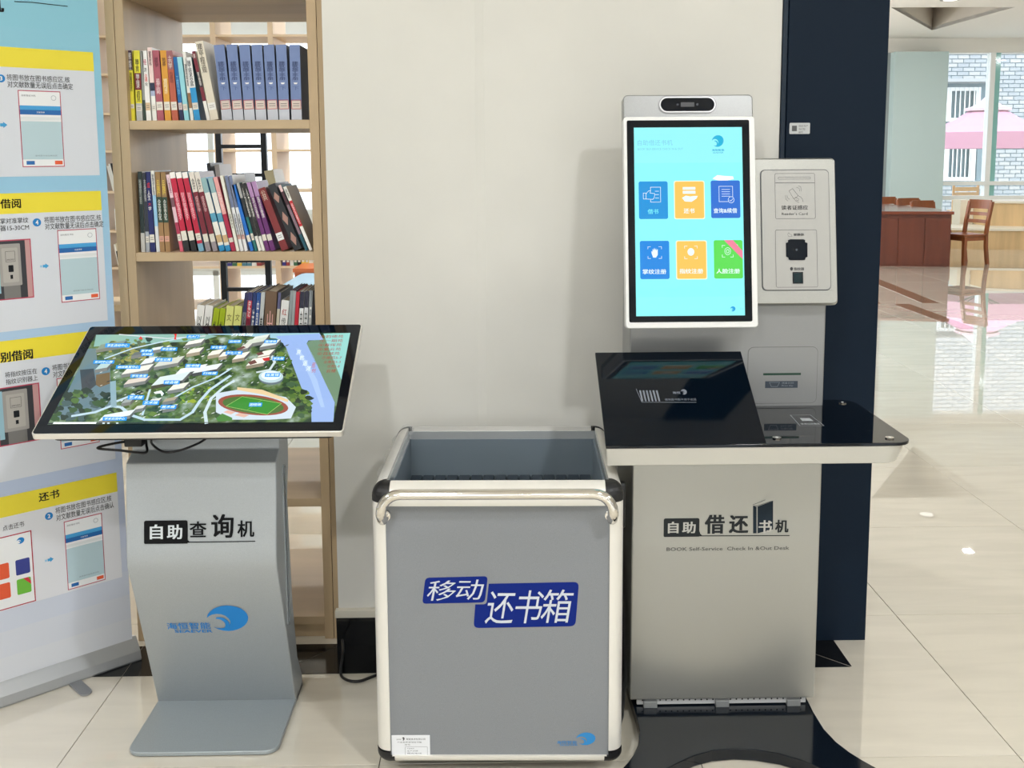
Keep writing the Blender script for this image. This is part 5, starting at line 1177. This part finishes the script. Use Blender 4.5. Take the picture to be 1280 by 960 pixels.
# torn clear film still wrapped round the left top rail and the right rear post
FILM = M((232, 236, 240), .12, kind='film', alpha=.22)
def film(P, Q, bul, nm):
    mb = MB(); n, k = 16, 8; rows = []
    for i in range(n + 1):
        t_ = i / n; c0_ = Vector(P).lerp(Vector(Q), t_); row = []
        for j in range(k + 1):
            a = -.15 * PI + 0.8 * PI * j / k; rad = r_ + .003 + .004 * math.sin(t_ * 21 + j) + bul * math.sin(PI * t_)
            row.append(c0_ + (-cU * math.cos(a) + Zv * math.sin(a)) * rad)
        rows.append(row)
    for i in range(n):
        for j in range(k): mb.poly([rows[i][j], rows[i + 1][j], rows[i + 1][j + 1], rows[i][j + 1]], FILM)
    mb.build(nm, ct_, smooth=True)
film(X_(-cw + r_, .05, chh - r_), X_(-cw + r_, cd - .02, chh - r_), .004, 'protective_film')
# curved fender plate seen at the lower right side
mb = MB(); LGm = M((176, 176, 170), .3, .4)
zf = [(0.06, -.0), (.10, .012), (.2, .02), (.35, .014), (.50, .004)]
for (za_, ba), (zb_, bb) in zip(zf[:-1], zf[1:]):
    mb.poly([X_(cw + ba, .10, za_), X_(cw + ba, .5, za_), X_(cw + bb, .5, zb_), X_(cw + bb, .10, zb_)], LGm)
mb.build('side_guard', ct_, smooth=True)

# power cable on the floor
mb = MB().tube(pathsmooth([at(428, 800, Y=YW - .03), Vector((at(428, 838, z=.004).x, 2.90, .05)), at(426, 842, z=.004), at(434, 850, z=.004), at(448, 851.5, z=.004), at(462, 847, z=.004), at(485, 838, z=.004)], 10), .0042, CAB, 8)
o = mb.build('power_cable', smooth=True); tag(o, 'black power cable looping on the floor between map kiosk and cart', 'cable')

# ================================================================ SELF-SERVICE BOOK KIOSK
bx_0, bx_1 = .347, .842
k2 = thing('self_service_kiosk', 'silver self-service book kiosk with bright touch screen and black glass desk', 'kiosk', (.6, 2.75, 0))
YK = 2.60
MB().box(bx_0, bx_1, YK, 2.93, .055, .765, SILVER).build('lower_body', k2, bevel=.004)
MB().box(.361, .897, 2.78, 2.94, .765, 1.36, SILVERD).build('upper_body', k2, bevel=.004)
# base plate with arch
zt_ = .032
rt_ = [at(x, y, z=zt_) for x, y in ((1010, 876), (1017, 890), (1030, 911), (1045, 927), (1062, 940), (1078, 950), (1094, 959))]
arch = [at(x, y, z=zt_) for x, y in ((1030, 962), (1005, 951), (975, 942), (945, 937), (918, 935.5), (890, 938), (868, 944), (850, 952), (830, 962))]
cxk = .595
right = [(p.x, p.y) for p in rt_]; lx, ly = right[-1]
right += [(lx + .03, ly - .05), (lx + .03, ly - .10), (lx - .02, ly - .115)]
left = [(2 * cxk - x, y) for x, y in reversed(right)]
ar = [(p.x, p.y) for p in arch]
ar = [(ar[0][0] + .05, ar[0][1] - .06)] + ar + [(ar[-1][0] - .05, ar[-1][1] - .06)]
out = [(bx_1 - .0, 2.96)] + right + ar + left + [(bx_0, 2.96)]
MB().loft([Vector((x, y, .002)) for x, y in reversed(out)], [Vector((x, y, zt_)) for x, y in reversed(out)], M((10, 18, 28), .09)).build('base_plate', k2, bevel=.002)
# perforated strip and feet brackets under the body
mb = MB().box(bx_0 + .02, bx_1 - .02, YK + .012, YK + .02, .036, .056, SILVERL)
fk = Frame((0, YK + .012, 0), (1, 0, 0), (0, 0, 1))
for i in range(28): mb.disc((bx_0 + .035 + i * .0158, YK + .0118, .048), (0, -1, 0), .0022, .0006, INK, 8)
mb.build('perforated_strip', k2)
for x in (bx_0 + .055, .595, bx_1 - .055):
    MB().box(x - .018, x + .018, YK - .001, YK + .03, zt_, .05, M((150, 152, 152), .4, .3)).build('bracket', k2, bevel=.001)
# desk apron and glass top
ztab = .812
TP = lambda L: [(x + (.085 * (y - 2.402) / .443 if x < .3 else 0), y) for x, y in L]
tabo = TP(rr(.257, 2.402, 1.0, 2.845, (.002, .045, .05, .004), 8))
inner = TP(rr(.258, 2.404, .992, 2.84, (.002, .05, .05, .004), 8))
low = TP(rr(.259, 2.408, .975, 2.84, (.002, .05, .05, .004), 8))
MB().loft([Vector((x, y, ztab - .052)) for x, y in low], [Vector((x, y, ztab - .008)) for x, y in inner], M((198, 196, 188), .36, .3)).build('desk_apron', k2, smooth=True, bevel=.002)
MB().loft([Vector((x, y, ztab - .0078)) for x, y in tabo], [Vector((x, y, ztab)) for x, y in tabo], BLACKGLOSS).build('glass_desk_top', k2, smooth=True, bevel=.001)
for (px_, py_) in ((1053, 504), (1112, 548), (971, 548)):
    p = at(px_, py_, z=ztab); MB().disc((p.x, p.y, ztab), (0, 0, 1), .0105, .003, CHROME, 20).disc((p.x, p.y, ztab + .003), (0, 0, 1), .0035, .0006, SILVERL, 12).build('screw_cap', k2)
ft = Frame((0, 0, ztab), (1, 0, 0), (0, 1, 0)); mb = MB(); gw = M((190, 196, 200), .5)
mb.stroke(ft, ft.pts([(988, 519), (1013, 519), (1030, 532.4), (1000, 532.4)]), .0012, .0006, gw, closed=True)
L = ft.pts([(1000, 523), (1012, 523), (1017, 526.5), (1003, 526.5)]); mb.flat(ft, L, .0006, gw); a = ft.uv(1002, 531); c_ = ft.uv(1024, 529); mb.text(ft, '读者证放置区', a[0], a[1], c_[0], c_[1], gw)
mb.build('card_print', k2)
# sloping reading plate
rp0, rp1 = (2.402, ztab + .002), (2.68, .985)
FR = Frame((.4495, rp0[0], rp0[1]), (1, 0, 0), (0, rp1[0] - rp0[0], rp1[1] - rp0[1])); RL = math.hypot(rp1[0] - rp0[0], rp1[1] - rp0[1])
rpo = MB().slab(FR, rr(-.1925, 0, .1925, RL, .002), -.008, 0, BLACKGLOSS).build('reading_plate', k2, bevel=.001)
wd = MB()
for x in (.318, .633): wd.loft([Vector((x, 2.43, ztab)), Vector((x, 2.672, ztab)), Vector((x, 2.672, .97))], [Vector((x + .004, 2.43, ztab)), Vector((x + .004, 2.672, ztab)), Vector((x + .004, 2.672, .97))], BLACKGLOSS)
wd.box(.318, .637, 2.673, 2.677, ztab, .972, BLACKGLOSS); wd.build('plate_support', k2)
mb = MB(); gp = M((120, 124, 134), .5)
zr = lambda x, y: (740 + x / 5.645, 430 + y / 5.645)
mb.stroke(FR, zpx(FR, zr, [(312, 318), (352, 412), (735, 412)]), .0014, .0005, gp)
for i in range(6): mb.flat(FR, zpx(FR, zr, [(350 + i * 24, 405), (362 + i * 24, 405), (345 + i * 23.5, 328), (332 + i * 23.5, 328)]), .0005, gp)
tz(FR, mb, zr, '请将图书整齐放于此区', 515, 383, 735, 401, gp, n=.0005); tz(FR, mb, zr, '海恒', 570, 336, 622, 354, gp, n=.0005, bold=.02)
a = FR.uv(*zr(630, 358)); c_ = FR.uv(*zr(665, 320)); logo(mb, FR, a[0], a[1], c_[0], c_[1], gp, n=.0005, words=False)
mb.build('plate_print', k2)
# front lettering
ff = Frame((0, YK, 0), (1, 0, 0), (0, 0, 1)); zk = lambda x, y: (810 + x / 6.4, 610 + y / 6.4)
mb = MB(); dk2 = M((44, 47, 49), .6, spec=.15); lt2 = M((190, 188, 182), .45)
a = ff.uv(*zk(124, 392)); c_ = ff.uv(*zk(412, 240)); mb.flat(ff, rr(a[0], a[1], c_[0], c_[1], (.004, 0, .005, .005)), .0005, dk2)
mb.stroke(ff, ff.pts([zk(400, 383), zk(1130, 380)]), .0024, .0005, dk2); mb.flat(ff, ff.pts([zk(410, 386), zk(410, 340), zk(418, 365), zk(430, 377), zk(445, 382)]), .0005, dk2)
for s_, x0, y0, x1_, y1_, m_, b_ in (('自', 158, 268, 245, 362, lt2, .03), ('助', 272, 268, 382, 362, lt2, .03), ('借', 452, 212, 615, 366, dk2, .035), ('还', 645, 215, 805, 362, dk2, .035), ('机', 1015, 252, 1125, 356, dk2, .03)):
    tz(ff, mb, zk, s_, x0, y0, x1_, y1_, m_, n=.0009, bold=b_)
NB = M((36, 46, 56), .6, spec=.15)
mb.flat(ff, ff.pts([zk(840, 362), zk(868, 362), zk(868, 150), zk(840, 142)]), .0006, NB); mb.flat(ff, ff.pts([zk(876, 362), zk(1000, 330), zk(1000, 104), zk(876, 148)]), .0006, NB)
mb.stroke(ff, ff.pts([zk(838, 134), zk(938, 94)]), .001, .0006, NB); mb.stroke(ff, ff.pts([zk(845, 142), zk(875, 142), zk(1000, 102)]), .001, .0006, NB)
tz(ff, mb, zk, '书', 882, 256, 992, 360, lt2, n=.0012, bold=.03)
tz(ff, mb, zk, 'BOOK Self-Service  Check In &Out Desk', 148, 464, 1130, 504, M((84, 84, 82), .5), n=.0006, bold=.012)
mb.build('name_lettering', k2)
# receipt slot panel on the upper body
fu2 = Frame((0, 2.78, 0), (1, 0, 0), (0, 0, 1)); zu_ = lambda x, y: (880 + x / 7.11, 425 + y / 7.11)
a = fu2.uv(*zu_(380, 566)); c_ = fu2.uv(*zu_(1014, 58)); o1 = rr(a[0], a[1], c_[0], c_[1], .016, 8); o2 = rr(a[0] + .001, a[1] + .001, c_[0] - .001, c_[1] - .001, .015, 8)
MB().ring(fu2, o1, o2, 0, .0004, M((90, 88, 86), .5)).slab(fu2, o2, 0.0001, .0012, SILVERD).build('printer_panel', k2)
a = fu2.uv(*zu_(525, 313)); c_ = fu2.uv(*zu_(860, 291)); MB().slab(fu2, rr(a[0], a[1], c_[0], c_[1], 0), .0013, .0018, M((20, 62, 46), .3)).build('receipt_slot', k2)
a = fu2.uv(*zu_(541, 426)); c_ = fu2.uv(*zu_(832, 363)); mb = MB().slab(fu2, rr(a[0], a[1], c_[0], c_[1], .001), .0013, .0018, M((58, 68, 80), .4)); lg = M((150, 158, 166), .5)
tz(fu2, mb, zu_, '凭条打印', 690, 372, 795, 390, lg, n=.0022); tz(fu2, mb, zu_, 'Print Slip', 690, 398, 790, 414, lg, n=.0022)
mb.stroke(fu2, fu2.pts([zu_(580, 375), zu_(670, 375), zu_(650, 412), zu_(596, 412)]), .0008, .0022, lg, closed=True); mb.build('slot_label', k2)
# touch screen
E_ = lambda c_, s_=1.05: M(c_, .06, emit=s_)
FM = Frame((0, 2.68, 1.054), (1, 0, 0), (0, .10, .602))
ml = (FM.uv(779, 260)[0] + FM.uv(783, 260)[0]) / 2; 
mu0, mu1 = .3385, .6835; mv0 = FM.uv(860, 410)[1]; mv1 = FM.uv(860, 118)[1]
MB().slab(FM, rr(mu0, mv0 + .03, mu1, mv1, .012, 8), -.045, -.004, SILVERD).build('screen_housing', k2, smooth=True, bevel=.003)
MB().slab(FM, rr(mu0 + .05, mv0 + .06, mu1 - .03, mv1 - .25, .012, 8), -.14, -.045, SILVER).build('screen_mount', k2)
zm = lambda x, y: (740 + x / 2.997, 100 + y / 2.909)
va = FM.uv(860, 146)[1]
MB().slab(FM, rr(mu0 - .001, mv0, mu1 + .002, va, .009, 6), -.030, .004, WHITEP).build('screen_frame', k2, smooth=True, bevel=.002)
zq = lambda x, y: (770 + x / 3.5556, 140 + y / 3.5556)
bu0 = (FM.uv(*zq(50, 500))[0] + FM.uv(*zq(55, 500))[0]) / 2; bu1 = FM.uv(*zq(597, 500))[0]; bv1 = FM.uv(*zq(320, 38))[1]; bv0 = FM.uv(*zq(320, 933))[1]
MB().slab(FM, rr(bu0, bv0, bu1, bv1, .004), .004, .0052, BLACKGLOSS).build('glass_bezel', k2)
cu0 = FM.uv(*zq(83, 480))[0]; cu1 = FM.uv(*zq(564, 480))[0]; cv1 = FM.uv(*zq(320, 70))[1]; cv0 = FM.uv(*zq(320, 906))[1]
sc2 = MB().flat(FM, rr(cu0, cv0, cu1, cv1, 0), .0056, M((140, 252, 254), .06, emit=1.05)).build('screen', k2)
F2 = FM.shift(.0056); sp = MB(); W = cu1 - cu0; H_ = cv1 - cv0
Q = lambda a, b: (cu0 + W * (a - 80) / 478., cv0 + H_ * (906 - b) / 836.)
def tsc(s_, x0, y0, x1_, y1_, m, n=.0012, **kw): a_ = Q(x0, y1_); b_ = Q(x1_, y0); sp.text(F2, s_, a_[0], a_[1], b_[0], b_[1], m, n=n, **kw)
sp.flat(F2, [Q(80, 228), Q(558, 228), Q(558, 70), Q(80, 70)], .0002, E_((150, 248, 252), 1.02)); sp.flat(F2, [Q(80, 905), Q(558, 905), Q(558, 822), Q(80, 822)], .0002, E_((146, 250, 250), 1.02))
btn = [(98, 310, 226, 477, (0, 150, 226), '借书'), (257, 312, 385, 475, (255, 202, 92), '还书'), (416, 308, 545, 475, (34, 112, 216), '查询&续借'),
       (100, 574, 229, 743, (0, 138, 232), '掌纹注册'), (262, 577, 391, 742, (255, 204, 92), '指纹注册'), (425, 573, 552, 743, (92, 226, 84), '人脸注册')]
WE = E_((236, 252, 255), 1.05)
for i, (x0, y0, x1_, y1_, c__, s_) in enumerate(btn):
    a_ = Q(x0, y1_); b_ = Q(x1_, y0)
    if i in (1, 4): sp.flat(F2, rr(a_[0] - .0022, a_[1] - .0022, b_[0] + .0022, b_[1] + .0022, .005), .0004, E_((255, 246, 210), 1.05))
    sp.flat(F2, rr(a_[0], a_[1], b_[0], b_[1], .005), .0006, E_(c__, 1.0))
    mx = (x0 + x1_) / 2; hwid = 22 if len(s_) == 2 else 50
    tsc(s_, mx - hwid - 4, y1_ - 44, mx + hwid + 0, y1_ - 22, WE if i else E_((120, 236, 246)), bold=.02)
lw = .0011; ss = lambda L, closed=False, w=lw: sp.stroke(F2, [Q(*p) for p in L], w, .001, WE, closed=closed)
ss([(150, 352), (150, 336), (194, 336), (194, 402), (150, 402), (150, 392)]); [ss([(170, y), (186, y)]) for y in (354, 369, 384)]
ss([(118, 362), (130, 362), (130, 388), (118, 388)], True); ss([(130, 365), (142, 352), (150, 352), (148, 362), (168, 364), (168, 372), (165, 384), (160, 390), (130, 388)], True)
sp.flat(F2, rr(*Q(292, 348), *Q(348, 336), .001), .001, WE); sp.flat(F2, rr(*Q(292, 366), *Q(348, 353), .001), .001, WE)
sp.flat(F2, [Q(*p) for p in ((288, 384), (305, 374), (325, 378), (340, 376), (358, 376), (352, 388), (330, 402), (300, 400))], .001, WE)
ss([(452, 334), (512, 334), (512, 380)]); ss([(452, 334), (452, 402), (492, 402)]); [ss([(464, y), (500, y)]) for y in (348, 358, 368, 378)]; ss(ell(505, 394, 13, 14, 14), True); ss([(498, 395), (504, 400), (513, 389)])
def corners(cx, cy, w2, h2):
    for sx_ in (-1, 1):
        for sy_ in (-1, 1): ss([(cx + sx_ * w2, cy + sy_ * (h2 - 10)), (cx + sx_ * w2, cy + sy_ * h2), (cx + sx_ * (w2 - 12), cy + sy_ * h2)])
corners(165, 626, 30, 26); sp.flat(F2, [Q(*p) for p in ((152, 632), (150, 620), (155, 622), (156, 608), (160, 618), (163, 604), (167, 616), (171, 606), (172, 618), (178, 610), (178, 636), (170, 648), (158, 648))], .001, WE)
corners(324, 626, 28, 28); sp.flat(F2, [Q(*p) for p in ell(324, 624, 15, 17, 16)], .001, WE)
corners(486, 622, 24, 26); ss(ell(486, 622, 13, 16, 14), True); ss(ell(486, 622, 6, 8, 10), True)
sp.flat(F2, [Q(*p) for p in ((470, 573), (510, 573), (552, 622), (552, 658))], .0011, E_((246, 134, 162), 1.0)); ss(ell(522, 602, 10, 11, 12), True)
sp.flat(F2, [Q(*p) for p in ((424, 300), (445, 284), (480, 288), (515, 290), (518, 302), (490, 308), (450, 308))], .0012, E_((255, 255, 255), 1.1))
tsc('自助借还书机', 96, 126, 250, 150, E_((120, 206, 232)), bold=.0); tsc('BOOK SELF-SERVICE CHECK IN & OUT', 96, 162, 296, 171, E_((120, 206, 226)))
a_ = Q(424, 158); b_ = Q(476, 106); logo(sp, F2, a_[0], a_[1], b_[0], b_[1], E_((0, 178, 220)), n=.001, words=False); tsc('海恒智能', 424, 168, 478, 177, E_((0, 160, 214)), bold=.02); tsc('SEAEVER', 428, 180, 474, 187, E_((0, 160, 214)))
a_ = Q(493, 888); b_ = Q(516, 866); logo(sp, F2, a_[0], a_[1], b_[0], b_[1], E_((0, 160, 226)), n=.001, words=False); tsc('V2.0', 536, 872, 552, 882, E_((120, 226, 240)))
sp.build('screen_picture', sc2)
# camera pill in the header
zp = lambda x, y: (740 + x / 2.909, 100 + y / 2.909)
a = FM.uv(*zp(242, 122)); c_ = FM.uv(*zp(453, 56)); rd = (c_[1] - a[1]) / 2 - .0001
FH = FM.shift(-.004)
oo = rr(a[0], a[1], c_[0], c_[1], rd, 10); i1 = rr(a[0] + .003, a[1] + .003, c_[0] - .003, c_[1] - .003, rd - .003, 10); i2 = rr(a[0] + .006, a[1] + .006, c_[0] - .006, c_[1] - .006, rd - .006, 10)
cp = MB().ring(FH, oo, i1, 0, .002, M((130, 130, 132), .3, .5)).ring(FH, i1, i2, 0, .004, M((196, 196, 198), .3, .5)).slab(FH, i2, 0, .003, M((8, 14, 24), .1, spec=.3)).build('camera_window', k2, smooth=True)
mb = MB(); um = (a[0] + c_[0]) / 2; vm = (a[1] + c_[1]) / 2
mb.flat(FH, rr(um - .018, vm - .006, um + .018, vm + .006, .001), .0034, M((44, 44, 48), .3)); 
for k in (-.026, .026): mb.flat(FH, ell(um + k, vm, .0035, .0035, 12), .0034, M((36, 40, 48), .2))
mb.build('camera_lens', cp)

# card reader box on the right
FRD = Frame((0, 2.722, 1.054), (1, 0, 0), (0, .10, .602)); zd_ = lambda x, y: (930 + x / 4.364, 180 + y / 4.364)
rv0 = FRD.uv(*zd_(300, 880))[1]; rv1 = FRD.uv(*zd_(300, 76))[1]; ru1 = (FRD.uv(*zd_(492, 90))[0] + FRD.uv(*zd_(520, 860))[0]) / 2; ru0 = .64
rd_ = thing if False else None
A = rr(ru0, rv0, ru1, rv1, (.004, .012, .012, .004), 8); B = rr(ru0 + .004, rv0 + .006, ru1 - .003, rv1 - .004, (.004, .012, .012, .004), 8); C2 = rr(ru0, rv0 + .012, ru1 - .012, rv1 - .003, (.004, .02, .012, .004), 8)
mb = MB().loft([FRD.w(u, v, -.12) for u, v in C2], [FRD.w(u, v, -.04) for u, v in A], SILVER, True, False).loft([FRD.w(u, v, -.04) for u, v in A], [FRD.w(u, v, -.006) for u, v in A], SILVER, False, False).loft([FRD.w(u, v, -.006) for u, v in A], [FRD.w(u, v, 0) for u, v in B], SILVER, False, True)
rb = mb.build('reader_housing', k2, smooth=True)
def rz(x0, y0, x1_, y1_, r_q, ins=0, n=0):
    a_ = FRD.uv(*zd_(x0, y1_)); b_ = FRD.uv(*zd_(x1_, y0)); return rr(a_[0] + ins, a_[1] + ins, b_[0] - ins, b_[1] - ins, r_q, 8)
PAN = M((174, 173, 169), .42, .3)
oa = rz(97, 138, 462, 802, .013); ob = rz(97, 138, 462, 802, .012, .0025)
MB().ring(FRD, oa, ob, 0, .0008, M((96, 98, 102), .4)).slab(FRD, ob, .0003, .005, PAN).build('reader_panel', k2, bevel=.001)
F3 = FRD.shift(.005); mb = MB(); li = M((84, 84, 88), .5); ik = M((40, 42, 46), .5)
def box3(x0, y0, x1_, y1_, r_q=.004, w_=.0009): a_ = F3.uv(*zd_(x0, y1_)); b_ = F3.uv(*zd_(x1_, y0)); mb.stroke(F3, rr(a_[0], a_[1], b_[0], b_[1], r_q, 5), w_, .0005, li, closed=True)
box3(172, 160, 385, 408); mb.stroke(F3, F3.pts([zd_(172, 212), zd_(385, 212)]), .0014, .0006, li); box3(186, 180, 362, 192, .002, .0008); box3(176, 468, 396, 782)
tz(F3, mb, zd_, '读者证感应', 204, 334, 348, 360, ik, n=.0006, bold=.01); tz(F3, mb, zd_, "Reader's Card", 206, 373, 346, 388, ik, n=.0006); tz(F3, mb, zd_, '掌静脉', 270, 487, 328, 502, ik, n=.0006, bold=.02); tz(F3, mb, zd_, '指纹器', 272, 673, 328, 690, ik, n=.0006, bold=.02)
mb.stroke(F3, F3.pts([zd_(*p) for p in ((245, 256), (264, 243), (294, 280), (286, 292), (270, 298))]), .0009, .0006, li, closed=True)
mb.stroke(F3, F3.pts([zd_(*p) for p in ((272, 298), (284, 312), (300, 320))]), .0009, .0006, li); mb.stroke(F3, F3.pts([zd_(*p) for p in ((294, 282), (308, 288), (318, 300), (322, 316))]), .0009, .0006, li); mb.stroke(F3, F3.pts([zd_(*p) for p in ((280, 290), (298, 300), (296, 310), (284, 304))]), .0008, .0006, li)
for k in (0, 9):
    mb.stroke(F3, F3.pts([zd_(*p) for p in ((286 + k, 236 - k), (300 + k, 242 - k), (304 + k, 258))]), .0007, .0006, li); mb.stroke(F3, F3.pts([zd_(*p) for p in ((234 - k, 280), (238 - k, 294 + k), (248 - k, 302 + k))]), .0007, .0006, li)
mb.stroke(F3, F3.pts([zd_(*p) for p in ((242, 504), (238, 492), (244, 484), (250, 492), (258, 494), (262, 504))]), .0007, .0006, li, closed=True); mb.flat(F3, F3.pts([zd_(*p) for p in ell(259, 681, 8, 10, 12)]), .0006, ik)
mb.build('reader_lettering', k2)
ps = [(240, 524), (252, 520), (322, 520), (332, 524), (332, 536), (345, 540), (345, 616), (334, 620), (332, 632), (320, 634), (254, 634), (243, 630), (242, 620), (230, 614), (228, 540), (240, 536)]
MB().slab(F3, F3.pts([zd_(*p) for p in ps]), .0002, .0022, M((8, 18, 30), .12, spec=.3)).disc(F3.w(*F3.uv(*zd_(286, 577)), .0022), F3.N, .0028, .0005, M((70, 80, 92), .3), 14).build('palm_sensor', k2)
a = F3.uv(*zd_(266, 762)); c_ = F3.uv(*zd_(321, 698)); MB().slab(F3, rr(a[0], a[1], c_[0], c_[1], .0005), .0002, .0018, M((16, 26, 36), .15)).slab(F3, rr(a[0] + .003, a[1] + .003, c_[0] - .003, c_[1] - .003, .0005), .0018, .0022, M((20, 44, 50), .05)).build('fingerprint_sensor', k2)
bpy.context.view_layer.update()
